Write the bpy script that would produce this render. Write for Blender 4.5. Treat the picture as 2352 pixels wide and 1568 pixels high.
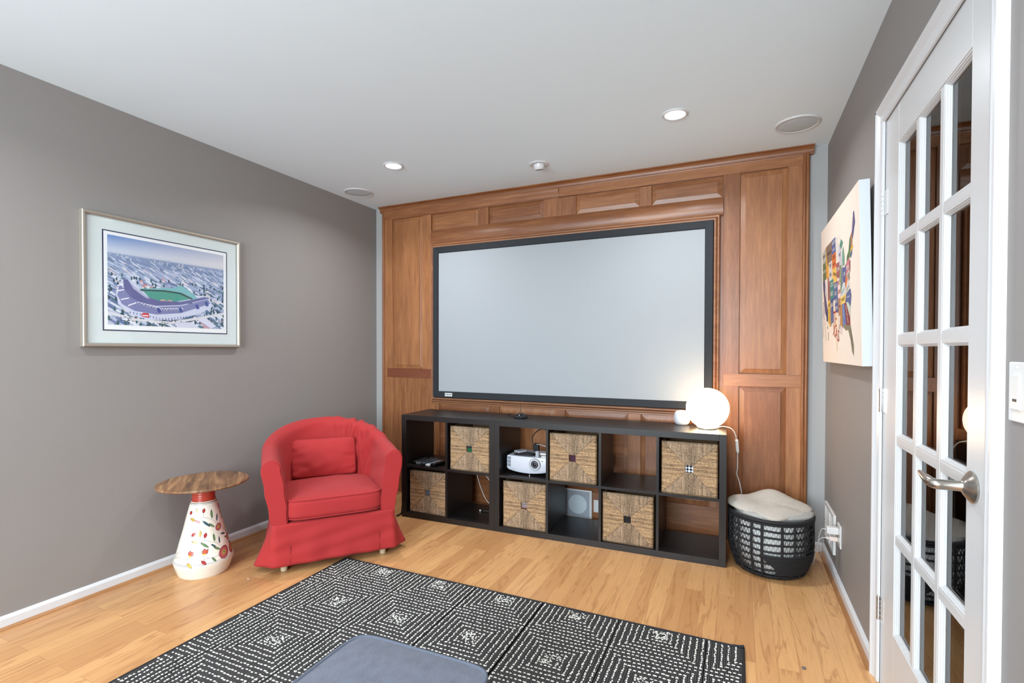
import bpy, bmesh, math, random
import numpy as np
from mathutils import Vector, Matrix
for o in list(bpy.data.objects): bpy.data.objects.remove(o)
S = bpy.context.scene; COL = S.collection
PI = math.pi; R = math.radians
W, H, YR = 3.462, 2.50, -5.9          # right wall, ceiling, rear wall

# ---------------------------------------------------------------- camera
cd = bpy.data.cameras.new('camera'); cam = bpy.data.objects.new('camera', cd); COL.objects.link(cam)
yaw, pitch, roll = -.4262, -.013, .002
cy_, sy_ = math.cos(yaw), math.sin(yaw)
F = Vector((sy_, cy_, 0)); Rt = Vector((cy_, -sy_, 0)); U = Vector((0, 0, 1))
F2 = F*math.cos(pitch)+U*math.sin(pitch); U2 = U*math.cos(pitch)-F*math.sin(pitch)
R3 = Rt*math.cos(roll)+U2*math.sin(roll); U3 = U2*math.cos(roll)-Rt*math.sin(roll)
M = Matrix((R3, U3, -F2)).transposed().to_4x4(); M.translation = Vector((2.9668, -3.5771, 1.2439))
cam.matrix_world = M
cd.sensor_width = 36; cd.lens = 1140.8/2352*36; cd.shift_y = 34.6/2352; cd.clip_start = .02
S.camera = cam
# ---------------------------------------------------------------- world, exposure, added rear fill light
wd = bpy.data.worlds.new('world'); S.world = wd; wd.use_nodes = True
bg = wd.node_tree.nodes['Background']; bg.inputs[0].default_value = (.75, .86, 1, 1); bg.inputs[1].default_value = 2.0
S.view_settings.view_transform = 'Standard'; S.view_settings.look = 'None'; S.view_settings.gamma = 1
S.view_settings.exposure = 0.54; S.view_settings.use_curve_mapping = False
E_WINFILL, E_CAN, E_CANFILL, E_LAMP = 150, 9.5, 9, 8.0
def area(name, loc, rot, size, size_y, energy, color, shape='RECTANGLE', spread=PI, parent=None):
    l = bpy.data.lights.new(name, 'AREA'); l.shape = shape; l.size = size
    if shape in ('RECTANGLE', 'ELLIPSE'): l.size_y = size_y
    l.energy = energy; l.color = color; l.spread = spread
    o = bpy.data.objects.new(name, l); COL.objects.link(o); o.location = loc; o.rotation_euler = rot
    if parent: o.parent = parent
    return o
area('rear_fill_light', (1.75, YR+.02, 1.45), (R(90), 0, 0), 2.5, 1.5, E_WINFILL, (.81, .925, 1))   # added fill light, out of view, set across the rear opening

# ---------------------------------------------------------------- material helpers
def lin(r, g, b):
    f = lambda c: (c/255/12.92) if c/255 <= .04045 else ((c/255+.055)/1.055)**2.4
    return (f(r), f(g), f(b), 1)
def mat0(name, col=(.5, .5, .5, 1), rough=.5, metal=0, **kw):
    m = bpy.data.materials.new(name); m.use_nodes = True
    b = m.node_tree.nodes['Principled BSDF']
    b.inputs['Base Color'].default_value = col; b.inputs['Roughness'].default_value = rough; b.inputs['Metallic'].default_value = metal
    for k, v in kw.items(): b.inputs[k.replace('_', ' ')].default_value = v
    return m
def N(m, t, **kw):
    n = m.node_tree.nodes.new(t)
    for k, v in kw.items():
        if k in n.inputs: n.inputs[k].default_value = v
        else: setattr(n, k, v)
    return n
def L(m, a, ao, b, bi): m.node_tree.links.new(a.outputs[ao], b.inputs[bi])
def P(m): return m.node_tree.nodes['Principled BSDF']
def noise_mat(name, col, rough=.6, amt=.06, scale=6, bump=.1, bscale=300, bdist=.001, metal=0, stretch=(1, 1, 1), **kw):
    m = mat0(name, col, rough, metal, **kw)
    tc = N(m, 'ShaderNodeTexCoord'); mp = N(m, 'ShaderNodeMapping', Scale=stretch); L(m, tc, 'Object', mp, 0)
    n = N(m, 'ShaderNodeTexNoise', Scale=scale, Detail=4); L(m, mp, 0, n, 'Vector')
    mx = N(m, 'ShaderNodeMix', data_type='RGBA'); L(m, n, 0, mx, 0)
    mx.inputs[6].default_value = tuple(c*(1-amt) for c in col[:3])+(1,); mx.inputs[7].default_value = tuple(min(1, c*(1+amt)) for c in col[:3])+(1,)
    L(m, mx, 2, P(m), 'Base Color')
    if bump:
        n2 = N(m, 'ShaderNodeTexNoise', Scale=bscale, Detail=3); L(m, mp, 0, n2, 'Vector')
        bp = N(m, 'ShaderNodeBump', Strength=bump, Distance=bdist); L(m, n2, 0, bp, 'Height'); L(m, bp, 0, P(m), 'Normal')
    return m
def wood_mat(name, c1, c2, axis='Z', rough=.35, sc=1.0, fig=.5):
    m = mat0(name, c1, rough)
    tc = N(m, 'ShaderNodeTexCoord'); oi = N(m, 'ShaderNodeObjectInfo')
    s = {'Z': (6*sc, 6*sc, .55*sc), 'X': (.55*sc, 6*sc, 6*sc), 'Y': (6*sc, .55*sc, 6*sc)}[axis]
    off = N(m, 'ShaderNodeVectorMath', operation='SCALE'); off.inputs[0].default_value = (17, 23, 31); L(m, oi, 'Random', off, 'Scale')
    ad = N(m, 'ShaderNodeVectorMath', operation='ADD'); L(m, tc, 'Object', ad, 0); L(m, off, 0, ad, 1)
    mp = N(m, 'ShaderNodeMapping', Scale=s); L(m, ad, 0, mp, 0)
    n = N(m, 'ShaderNodeTexNoise', Scale=1.6, Detail=3, Distortion=.6); L(m, mp, 0, n, 'Vector')
    mul = N(m, 'ShaderNodeMath', operation='MULTIPLY'); mul.inputs[1].default_value = 9; L(m, n, 0, mul, 0)
    fr = N(m, 'ShaderNodeMath', operation='SINE'); L(m, mul, 0, fr, 0)
    n2 = N(m, 'ShaderNodeTexNoise', Scale=9, Detail=5, Roughness=.7); L(m, mp, 0, n2, 'Vector')
    m1 = N(m, 'ShaderNodeMath', operation='MULTIPLY_ADD'); m1.inputs[1].default_value = fig*.35; m1.inputs[2].default_value = 0.0; L(m, fr, 0, m1, 0)
    m2 = N(m, 'ShaderNodeMath', operation='ADD'); L(m, m1, 0, m2, 0); L(m, n2, 0, m2, 1)
    m3 = N(m, 'ShaderNodeMath', operation='MULTIPLY_ADD'); m3.inputs[1].default_value = .35; L(m, oi, 'Random', m3, 0); L(m, m2, 0, m3, 2)
    rp = N(m, 'ShaderNodeMapRange'); rp.inputs['From Min'].default_value = .35; rp.inputs['From Max'].default_value = 1.15; L(m, m3, 0, rp, 0)
    mx = N(m, 'ShaderNodeMix', data_type='RGBA'); mx.inputs[6].default_value = c1; mx.inputs[7].default_value = c2
    L(m, rp, 0, mx, 0); L(m, mx, 2, P(m), 'Base Color')
    bp = N(m, 'ShaderNodeBump', Strength=.06, Distance=.002); L(m, n2, 0, bp, 'Height'); L(m, bp, 0, P(m), 'Normal')
    return m
def attr_mat(name, rough=.5, bump=0, **kw):
    m = mat0(name, (1, 1, 1, 1), rough, **kw)
    a = N(m, 'ShaderNodeVertexColor', layer_name='Col'); L(m, a, 0, P(m), 'Base Color')
    return m
def emit_mat(name, col, s):
    m = mat0(name, col, .3); P(m).inputs['Emission Color'].default_value = col; P(m).inputs['Emission Strength'].default_value = s
    return m

M_WALL = noise_mat('wall_paint_taupe', lin(139, 134, 131), .62, .015, 2, .05, 500, .0004)
M_WALLB = noise_mat('wall_paint_pale', lin(164, 163, 162), .62, .012, 2, .05, 500, .0004)
M_CEIL = noise_mat('ceiling_paint', lin(228, 242, 251), .85, .012, 3, .08, 400, .0005)
M_WHITE = mat0('white_trim_paint', lin(212, 213, 215), .32)
M_DOORW = mat0('white_door_paint', lin(208, 209, 210), .28)
CH1, CH2 = lin(124, 76, 45), lin(180, 124, 80)
M_CHZ = wood_mat('cherry_vertical', CH1, CH2, 'Z')
M_CHX = wood_mat('cherry_horizontal', CH1, CH2, 'X')
M_CHD = wood_mat('cherry_dark_rail', lin(112, 60, 38), lin(140, 84, 54), 'X')
M_FLOORT = wood_mat('floor_trim_wood', lin(150, 104, 66), lin(186, 136, 90), 'Y')
M_ESP = noise_mat('espresso_foil', lin(27, 24, 24), .36, .12, 8, .04, 60, .0008, stretch=(.3, 1, 3))
M_BLACK = mat0('black_plastic', lin(20, 20, 22), .4)
M_BLACKG = mat0('black_gloss', lin(14, 14, 16), .15)
M_SCRF = noise_mat('black_velvet_frame', lin(20, 25, 31), .7, .1, 40, .1, 800, .0003)
M_SCR = mat0('projection_fabric', lin(157, 162, 166), .85)
M_PLASTW = mat0('white_plastic', lin(212, 212, 211), .35)
M_GREYP = mat0('grey_plastic', lin(120, 126, 134), .4)
M_SILV = mat0('silver_plastic', lin(190, 196, 205), .3, .2)
M_METAL = mat0('brushed_nickel', lin(176, 170, 162), .28, 1)
M_CHROME = mat0('chrome', lin(215, 215, 215), .15, 1)
M_CANV = noise_mat('canvas_cream', lin(232, 218, 204), .75, .01, 5, .2, 900, .0003)
M_CANVS = noise_mat('canvas_side', lin(214, 220, 224), .7, .01, 5, .2, 900, .0003)

# ---------------------------------------------------------------- object helpers
def link(name, me, m=None, parent=None, loc=None):
    o = bpy.data.objects.new(name, me); COL.objects.link(o)
    if m is not None and me is not None and len(me.materials) == 0: me.materials.append(m)
    if parent: o.parent = parent
    if loc: o.location = loc
    return o
def obj(name, bm, m, parent=None, smooth=False, loc=None, ang=None):
    me = bpy.data.meshes.new(name); bmesh.ops.recalc_face_normals(bm, faces=bm.faces[:]); bm.to_mesh(me); bm.free()
    if smooth:
        for p in me.polygons: p.use_smooth = True
        if ang:
            try: me.set_sharp_from_angle(angle=R(ang))
            except Exception: pass
    return link(name, me, m, parent, loc)
def tag(o, label, cat, group=None):
    o['label'] = label; o['category'] = cat
    if group: o['group'] = group
    return o
def struct(o): o['kind'] = 'structure'; return o
def thing(name, label, cat, loc=(0, 0, 0), rz=0, group=None):
    o = bpy.data.objects.new(name, None); COL.objects.link(o); o.location = loc; o.rotation_euler = (0, 0, rz); o.empty_display_size = .05
    return tag(o, label, cat, group)
def B(): return bmesh.new()
def box(bm, x0, x1, y0, y1, z0, z1, bev=0, seg=2, mtx=None):
    r = bmesh.ops.create_cube(bm, size=1); vs = r['verts']
    sx, sy, sz = abs(x1-x0), abs(y1-y0), abs(z1-z0)
    for v in vs: v.co = Vector(((x0+x1)/2+v.co.x*sx, (y0+y1)/2+v.co.y*sy, (z0+z1)/2+v.co.z*sz))
    if bev:
        es = list({e for v in vs for e in v.link_edges})
        rr = bmesh.ops.bevel(bm, geom=es, offset=min(bev, sx*.49, sy*.49, sz*.49), segments=seg, affect='EDGES', profile=.5)
        vs = list({v for f in rr['faces'] for v in f.verts})
        seen = set(vs); st = list(vs)
        while st:
            v = st.pop()
            for e in v.link_edges:
                w = e.other_vert(v)
                if w not in seen: seen.add(w); st.append(w)
        vs = list(seen)
    if mtx is not None:
        for v in vs: v.co = mtx @ v.co
    return vs
def bx(name, x0, x1, y0, y1, z0, z1, m, parent=None, bev=.0015, seg=2):
    b = B(); box(b, x0, x1, y0, y1, z0, z1, bev, seg); return obj(name, b, m, parent)
def lathe(bm, prof, seg=48, c=(0, 0, 0), cap=True, mtx=None):
    rings = []
    for r, z in prof:
        rings.append([bm.verts.new((c[0]+r*math.cos(2*PI*i/seg), c[1]+r*math.sin(2*PI*i/seg), c[2]+z)) for i in range(seg)])
    for a, b_ in zip(rings, rings[1:]):
        for i in range(seg):
            j = (i+1) % seg; bm.faces.new((a[i], a[j], b_[j], b_[i]))
    if cap:
        if prof[0][0] > 1e-6: bm.faces.new(rings[0][::-1])
        if prof[-1][0] > 1e-6: bm.faces.new(rings[-1])
    if mtx is not None:
        for rg in rings:
            for v in rg: v.co = mtx @ v.co
    return rings
def tube(bm, pts, r, seg=8, closed=False, flat=1.0):
    pts = [Vector(p) for p in pts]; n = len(pts); rings = []; up = Vector((0, 0, 1)); prev = None
    for i, p in enumerate(pts):
        a = pts[(i-1) % n] if (closed or i > 0) else p; b_ = pts[(i+1) % n] if (closed or i < n-1) else p
        t = (b_-a).normalized()
        if prev is None:
            x = t.cross(up)
            if x.length < .05: x = t.cross(Vector((1, 0, 0)))
        else: x = prev-t*prev.dot(t)
        x.normalize(); prev = x; y = t.cross(x)
        rr = r[i] if isinstance(r, (list, tuple)) else r
        rings.append([bm.verts.new(p+x*rr*math.cos(2*PI*k/seg)+y*rr*flat*math.sin(2*PI*k/seg)) for k in range(seg)])
    rg = range(n if closed else n-1)
    for i in rg:
        a, b_ = rings[i], rings[(i+1) % n]
        for k in range(seg): bm.faces.new((a[k], a[(k+1) % seg], b_[(k+1) % seg], b_[k]))
    if not closed: bm.faces.new(rings[0][::-1]); bm.faces.new(rings[-1])
def smoothpath(pts, n=8):
    pts = [Vector(p) for p in pts]; out = []
    for i in range(len(pts)-1):
        p0 = pts[max(i-1, 0)]; p1 = pts[i]; p2 = pts[i+1]; p3 = pts[min(i+2, len(pts)-1)]
        for k in range(n):
            t = k/n; out.append(.5*((2*p1)+(p2-p0)*t+(2*p0-5*p1+4*p2-p3)*t*t+(3*p1-p0-3*p2+p3)*t**3))
    out.append(pts[-1]); return out
def cable(name, pts, r, m, parent=None, n=8, seg=8):
    b = B(); tube(b, smoothpath(pts, n), r, seg); return obj(name, b, m, parent, smooth=True)
def extrude_profile(bm, prof, a, b_, axis='X'):
    """closed profile [(p,q)] swept along axis; X: (y,z)  Z: (x,y)  Y: (x,z)"""
    mk = {'X': lambda t, p: (t, p[0], p[1]), 'Z': lambda t, p: (p[0], p[1], t), 'Y': lambda t, p: (p[0], t, p[1])}[axis]
    A = [bm.verts.new(mk(a, p)) for p in prof]; Bq = [bm.verts.new(mk(b_, p)) for p in prof]; n = len(prof)
    for i in range(n): bm.faces.new((A[i], A[(i+1) % n], Bq[(i+1) % n], Bq[i]))
    bm.faces.new(A[::-1]); bm.faces.new(Bq)
def grid_mesh(name, V, nu, nv, m, parent=None, cols=None, closed_u=False, smooth=True):
    """V: (nv*nu,3) row-major v rows of u; cols: (faces,3) linear"""
    V = np.asarray(V, dtype=np.float32).reshape(-1, 3); fu = nu if closed_u else nu-1
    ii = np.arange(nv-1)[:, None]*nu; jj = np.arange(fu)[None, :]; j2 = (jj+1) % nu
    Fc = np.stack([ii+jj, ii+j2, ii+nu+j2, ii+nu+jj], -1).reshape(-1, 4)
    me = bpy.data.meshes.new(name); me.from_pydata(V.tolist(), [], Fc.tolist())
    if smooth: me.polygons.foreach_set('use_smooth', [True]*len(me.polygons))
    if cols is not None:
        at = me.color_attributes.new('Col', 'FLOAT_COLOR', 'CORNER'); c = np.ones((len(Fc)*4, 4), np.float32)
        c[:, :3] = np.repeat(np.asarray(cols).reshape(-1, 3), 4, axis=0); at.data.foreach_set('color', c.ravel())
    return link(name, me, m, parent)
# numpy raster painting
def srgb(a): a = np.asarray(a, float)/255; return np.where(a <= .04045, a/12.92, ((a+.055)/1.055)**2.4)
class Paint:
    def __init__(s, w, h, W_, H_, bgc):      # pixels, extent in paint units, y down
        s.w, s.h = w, h; xs = (np.arange(w)+.5)/w*W_; ys = (np.arange(h)+.5)/h*H_
        s.X, s.Y = np.meshgrid(xs, ys); s.C = np.zeros((h, w, 3)); s.C[:] = srgb(bgc)
    def mask(s, poly):
        m = np.zeros(s.X.shape, bool); n = len(poly)
        for i in range(n):
            x0, y0 = poly[i]; x1, y1 = poly[(i+1) % n]
            if y0 == y1: continue
            c = ((s.Y >= min(y0, y1)) & (s.Y < max(y0, y1))) & (s.X < (x1-x0)*(s.Y-y0)/(y1-y0)+x0); m ^= c
        return m
    def poly(s, p, c, inner=None):
        m = s.mask(p)
        if inner: m &= ~s.mask(inner)
        s.C[m] = srgb(c)
    def ell(s, cx, cy, rx, ry, c, a=0):
        dx, dy = s.X-cx, s.Y-cy; u = dx*math.cos(a)+dy*math.sin(a); v = -dx*math.sin(a)+dy*math.cos(a)
        s.C[(u/rx)**2+(v/ry)**2 <= 1] = srgb(c)
    def leaf(s, cx, cy, l, w, a, c, oc=(60, 50, 45), o=.0012):
        dx, dy = s.X-cx, s.Y-cy; u = (dx*math.cos(a)+dy*math.sin(a))/l; v = (-dx*math.sin(a)+dy*math.cos(a))
        k = w*np.clip(1-u*u, 0, 1); s.C[(abs(u) <= 1) & (abs(v) <= k+o)] = srgb(oc); s.C[(abs(u) <= .96) & (abs(v) <= k-o*.4)] = srgb(c)
        s.C[(abs(u) <= .8) & (abs(v) <= o*.6)] = srgb(oc)
    def line(s, pts, w, c):
        for (x0, y0), (x1, y1) in zip(pts, pts[1:]):
            d = np.array([x1-x0, y1-y0]); l2 = d@d+1e-12; t = np.clip(((s.X-x0)*d[0]+(s.Y-y0)*d[1])/l2, 0, 1)
            s.C[(s.X-x0-t*d[0])**2+(s.Y-y0-t*d[1])**2 <= w*w/4] = srgb(c)

# ================================================================ ROOM
M_FLOOR = mat0('oak_laminate', lin(200, 155, 108), .3)
def build_floor_mat(m):
    tc = N(m, 'ShaderNodeTexCoord'); mp = N(m, 'ShaderNodeMapping'); mp.inputs['Rotation'].default_value = (0, 0, R(90)); L(m, tc, 'Object', mp, 0)
    br = N(m, 'ShaderNodeTexBrick', offset=.37, offset_frequency=2, squash=1.0, Scale=1.0)
    for k, v in (('Color1', (0, 0, 0, 1)), ('Color2', (1, 1, 1, 1)), ('Mortar', (.0, .0, .0, 1)), ('Mortar Size', .0006), ('Mortar Smooth', .1), ('Brick Width', .85), ('Row Height', .078)): br.inputs[k].default_value = v
    L(m, mp, 0, br, 'Vector')
    sc = N(m, 'ShaderNodeVectorMath', operation='MULTIPLY'); sc.inputs[1].default_value = (11, 5, 3); L(m, br, 'Color', sc, 0)
    ad = N(m, 'ShaderNodeVectorMath', operation='ADD'); L(m, tc, 'Object', ad, 0); L(m, sc, 0, ad, 1)
    mp2 = N(m, 'ShaderNodeMapping', Scale=(13, 1.2, 1)); L(m, ad, 0, mp2, 0)
    n = N(m, 'ShaderNodeTexNoise', Scale=1.3, Detail=3, Distortion=.9); L(m, mp2, 0, n, 'Vector')
    mu = N(m, 'ShaderNodeMath', operation='MULTIPLY'); mu.inputs[1].default_value = 24; L(m, n, 0, mu, 0)
    si = N(m, 'ShaderNodeMath', operation='SINE'); L(m, mu, 0, si, 0)
    pw = N(m, 'ShaderNodeMapRange'); pw.inputs['From Min'].default_value = .70; pw.inputs['From Max'].default_value = 1.0; L(m, si, 0, pw, 0)
    n2 = N(m, 'ShaderNodeTexNoise', Scale=7, Detail=5, Roughness=.65); L(m, mp2, 0, n2, 'Vector')
    mx = N(m, 'ShaderNodeMix', data_type='RGBA'); mx.inputs[6].default_value = lin(186, 134, 86); mx.inputs[7].default_value = lin(214, 164, 110); L(m, br, 'Color', mx, 0)
    mx2 = N(m, 'ShaderNodeMix', data_type='RGBA'); mx2.inputs[7].default_value = lin(160, 106, 64); L(m, mx, 2, mx2, 6)
    f1 = N(m, 'ShaderNodeMath', operation='MULTIPLY'); L(m, pw, 0, f1, 0); L(m, n2, 0, f1, 1)
    f2 = N(m, 'ShaderNodeMath', operation='MULTIPLY'); f2.inputs[1].default_value = 1.0; L(m, f1, 0, f2, 0); L(m, f2, 0, mx2, 0)
    mr = N(m, 'ShaderNodeMapRange'); mr.inputs['From Min'].default_value = .45; mr.inputs['From Max'].default_value = .8; mr.inputs['To Max'].default_value = .5; L(m, n2, 0, mr, 0)
    mx3 = N(m, 'ShaderNodeMix', data_type='RGBA'); mx3.inputs[7].default_value = lin(178, 128, 84); L(m, mx2, 2, mx3, 6); L(m, mr, 0, mx3, 0)
    mx4 = N(m, 'ShaderNodeMix', data_type='RGBA'); mx4.inputs[7].default_value = lin(120, 80, 48); L(m, mx3, 2, mx4, 6)
    f3 = N(m, 'ShaderNodeMath', operation='MULTIPLY'); f3.inputs[1].default_value = .6; L(m, br, 'Fac', f3, 0); L(m, f3, 0, mx4, 0)
    L(m, mx4, 2, P(m), 'Base Color')
build_floor_mat(M_FLOOR)
struct(bx('floor', -.1, W+.1, YR-.1, .1, -.06, 0, M_FLOOR, bev=0))
struct(bx('ceiling', -.1, W+.1, YR-.1, .1, H, H+.06, M_CEIL, bev=0))
struct(bx('wall_left', -.1, 0, YR-.1, .1, 0, H, M_WALL, bev=0))
struct(bx('wall_back', 0, W, 0, .1, 0, H, M_WALLB, bev=0))
# right wall with the doorway cut out (DY1 far side .. DY0 near side)
DY1, DY0, DZ = -1.322, -2.185, 2.092
b = B(); box(b, W, W+.12, DY1+.012, .1, 0, H); box(b, W, W+.12, YR-.1, DY0-.012, 0, H); box(b, W, W+.12, DY0-.012, DY1+.012, DZ+.012, H)
struct(obj('wall_right', b, M_WALL))
b = B(); box(b, 0, .5, YR-.1, YR, 0, H); box(b, 3.0, W, YR-.1, YR, 0, H); box(b, .5, 3.0, YR-.1, YR, 0, .7); box(b, .5, 3.0, YR-.1, YR, 2.2, H)
struct(obj('wall_rear', b, M_WALL))
b = B()
for x in (.5, 1.72, 2.94): box(b, x, x+.06, YR-.09, YR-.04, .7, 2.2)
for z in (.7, 1.42, 2.14): box(b, .5, 3.0, YR-.088, YR-.042, z, z+.06)
struct(obj('unseen_window_1', b, M_WHITE))  # frame of an added, unseen window behind the rear fill light
# hall behind the door
M_HALL = noise_mat('hall_paint', lin(120, 116, 110), .8, .03, 2)
b = B(); box(b, W+1.3, W+1.4, -3.6, 0, 0, H); box(b, W+.12, W+1.4, -.1, 0, 0, H); box(b, W+.12, W+1.4, -3.7, -3.6, 0, H); box(b, W+.1, W+1.4, -3.7, 0, -.06, 0); box(b, W+.1, W+1.4, -3.7, 0, H, H+.06)
struct(obj('wall_hall', b, M_HALL))
hl = struct(bpy.data.objects.new('hall_fill_mount', None)); COL.objects.link(hl); hl.location = (W+.75, -2.9, H)
area('hall_fill_light', (0, 0, -.02), (0, 0, 0), .2, 0, 26, (1, .95, .9), 'DISK', PI, hl)  # added lamp, out of view, brightens the hall behind the panes
def base_prof(): return [(0, 0), (.013, 0), (.013, .045), (.009, .052), (.004, .058), (0, .058)]
b = B(); extrude_profile(b, base_prof(), YR, -.0, 'Y'); struct(obj('baseboard_left', b, M_WHITE))
b = B(); extrude_profile(b, [(W-x, z) for x, z in base_prof()], DY1+.062, 0, 'Y'); extrude_profile(b, [(W-x, z) for x, z in base_prof()], YR, DY0-.062, 'Y'); struct(obj('baseboard_right', b, M_WHITE))
b = B(); extrude_profile(b, [(-y, z) for y, z in base_prof()], 3.367, W-.013, 'X'); extrude_profile(b, [(-y, z) for y, z in base_prof()], .013, .088, 'X'); struct(obj('baseboard_back', b, M_WHITE))
q = [(0, 0), (.016, 0), (.015, .005), (.011, .009), (.005, .012), (0, .012)]
b = B(); extrude_profile(b, [(.013+x, z) for x, z in q], YR, -.02, 'Y'); struct(obj('trim_1', b, M_FLOORT))
b = B(); extrude_profile(b, [(W-.013-x, z) for x, z in q], DY1+.062, -.02, 'Y'); struct(obj('trim_2', b, M_FLOORT))

# door casing (colonial profile), three sides
CW = .062
b = B()
def casing_prof(s):      # s=distance from opening edge -> protrusion
    return [(0, 0), (0, .008), (.004, .011), (.012, .012), (.018, .010), (.03, .012), (.042, .017), (.05, .022), (.060, .022), (.062, .019), (.062, 0)]
for y0, sg in ((DY1, 1), (DY0, -1)):
    extrude_profile(b, [(W-p, y0+sg*s_) for s_, p in casing_prof(0)], 0, DZ+CW, 'Z')
pr_ = [(W-p, DZ+s_) for s_, p in casing_prof(0)]
extrude_profile(b, pr_, DY0-CW, DY1+CW, 'Y')
struct(obj('trim_3', b, M_WHITE))
b = B()
box(b, W-.002, W+.119, DY1, DY1+.0118, 0, DZ); box(b, W-.002, W+.119, DY0-.0118, DY0, 0, DZ); box(b, W-.002, W+.119, DY0-.0118, DY1+.0118, DZ, DZ+.0118); box(b, W+.040, W+.052, DY1-.014, DY1+.001, 0, DZ-.014); box(b, W+.040, W+.052, DY0-.001, DY0+.014, 0, DZ-.014); box(b, W+.040, W+.052, DY0, DY1, DZ-.014, DZ+.001)
struct(obj('trim_4', b, M_WHITE))
# ---- door leaf: fifteen-lite french door
D = struct(bpy.data.objects.new('door_1', None)); COL.objects.link(D); D.location = (W, DY1-.0005, 0)
dx0, dx1 = .001, .038          # leaf thickness (room face at dx0)
dw = (DY1-DY0)-.001; zt = DZ-.002
gy0, gy1, gz0, gz1 = -.157, -.157-.583, .262, 1.957   # glazed field in door space (y negative to the latch side)
def dbox(name, y0, y1, z0, z1): return bx(name, dx0, dx1, min(y0, y1), max(y0, y1), z0, z1, M_DOORW, D, .001)
dbox('hinge_stile', 0, gy0, .008, zt); dbox('lock_stile', gy1, -dw, .008, zt); dbox('top_rail', gy0, gy1, gz1, zt); dbox('bottom_rail', gy0, gy1, .008, gz0)
mw = .024; cw_ = (abs(gy1-gy0)-2*mw)/3; rh = (gz1-gz0-4*mw)/5
for i in (1, 2):
    y = gy0-i*cw_-(i-1)*mw; bx('muntin', dx0+.002, dx1-.002, y-mw, y, gz0, gz1, M_DOORW, D, .003)
for j in range(1, 5):
    z = gz0+j*rh+(j-1)*mw; bx('muntin', dx0+.0025, dx1-.0025, gy1, gy0, z, z+mw, M_DOORW, D, .003)
# glass
M_GLASS = bpy.data.materials.new('clear_glass'); M_GLASS.use_nodes = True
nt = M_GLASS.node_tree; nt.nodes.remove(nt.nodes['Principled BSDF']); out = nt.nodes['Material Output']
tr = N(M_GLASS, 'ShaderNodeBsdfTransparent'); tr.inputs[0].default_value = (.94, .96, .95, 1); gl = N(M_GLASS, 'ShaderNodeBsdfGlossy', Roughness=.01); fr = N(M_GLASS, 'ShaderNodeFresnel', IOR=1.5); ms = N(M_GLASS, 'ShaderNodeMixShader')
L(M_GLASS, fr, 0, ms, 0); L(M_GLASS, tr, 0, ms, 1); L(M_GLASS, gl, 0, ms, 2); nt.links.new(ms.outputs[0], out.inputs[0])
for i in range(3):
    for j in range(5):
        ya = gy0-i*(cw_+mw); yb = ya-cw_; za = gz0+j*(rh+mw); zb = za+rh
        bx('pane', .017, .021, yb+.001, ya-.001, za+.001, zb-.001, M_GLASS, D, 0)
        b = B()      # stepped glazing bead around each pane
        def ring(x0, x1, d0, d1):
            box(b, x0, x1, yb+d0, yb+d1, za+d0, zb-d0); box(b, x0, x1, ya-d1, ya-d0, za+d0, zb-d0)
            box(b, x0, x1, yb+d1, ya-d1, za+d0, za+d1); box(b, x0, x1, yb+d1, ya-d1, zb-d1, zb-d0)
        ring(.004, .017, -.001, .0045); ring(.008, .017, .0045, .0085); ring(.0125, .017, .0085, .012); ring(.021, .034, -.001, .008)
        obj('glazing_bead', b, M_DOORW, D)
# hinges
for z in (1.79, 1.06, .28):
    b = B()
    for k in range(5): lathe(b, [(.0055, k*.0178+.0004), (.0062, k*.0178+.0012), (.0062, k*.0178+.0166), (.0055, k*.0178+.0174)], 16, (-.007, .004, z-.0445))
    lathe(b, [(.0, 0), (.004, .001), (.004, .004), (0, .006)], 12, (-.007, .004, z+.0445))
    box(b, -.002, .0012, -.034, .002, z-.0445, z+.0445); box(b, -.006, 0.0, .003, .011, z-.0445, z+.0445)
    h = obj('hinge', b, M_CHROME if z < 1.5 else M_DOORW, D, smooth=True, ang=40)
    if z > 1.5: h['label'] = 'white painted hinge'
# lever handle
hy, hz = -.776, .930
b = B(); mt = Matrix.Translation((0, hy, hz)) @ Matrix.Rotation(R(-90), 4, 'Y')
lathe(b, [(.0365, 0), (.037, .003), (.034, .006), (.023, .0135), (.014, .019), (.012, .022), (.0118, .06), (.0118, .064)], 40, mtx=mt)
hd = obj('handle', b, M_METAL, D, smooth=True, ang=35); hd['label'] = 'brushed nickel lever handle'
b = B()   # lever blade bending toward the hinge side
pts = smoothpath([(-.056, hy, hz), (-.066, hy+.001, hz), (-.073, hy+.012, hz+.002), (-.076, hy+.035, hz+.006), (-.077, hy+.060, hz+.010), (-.077, hy+.078, hz+.012)], 6)
n = len(pts); tube(b, pts, [.0119*(1 if i < n*.35 else 1-.72*((i/n-.35)/.65)**1.3) for i in range(n)], 24)
obj('lever', b, M_METAL, hd, smooth=True)

# light switch by the door
t = thing('light_switch', 'white rocker light switch plate with dimmer slot right of the door casing', 'light switch', (W, -2.33, 1.165))
bx('plate', -.006, 0, -.055, .055, -.058, .058, M_PLASTW, t, .003, 3)
for y in (.022, -.026):
    bx('rocker', -.0105, -.004, y-.0165, y+.0165, -.034, .034, M_PLASTW, t, .0015)
bx('indicator_slot', -.0112, -.010, .012, .026, -.018, -.013, M_BLACK, t, 0)
b = B(); lathe(b, [(.003, 0), (.003, .0014), (.0015, .002)], 12, mtx=Matrix.Translation((-.006, .022, .047)) @ Matrix.Rotation(R(-90), 4, 'Y')); obj('screw', b, M_PLASTW, t)

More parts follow.
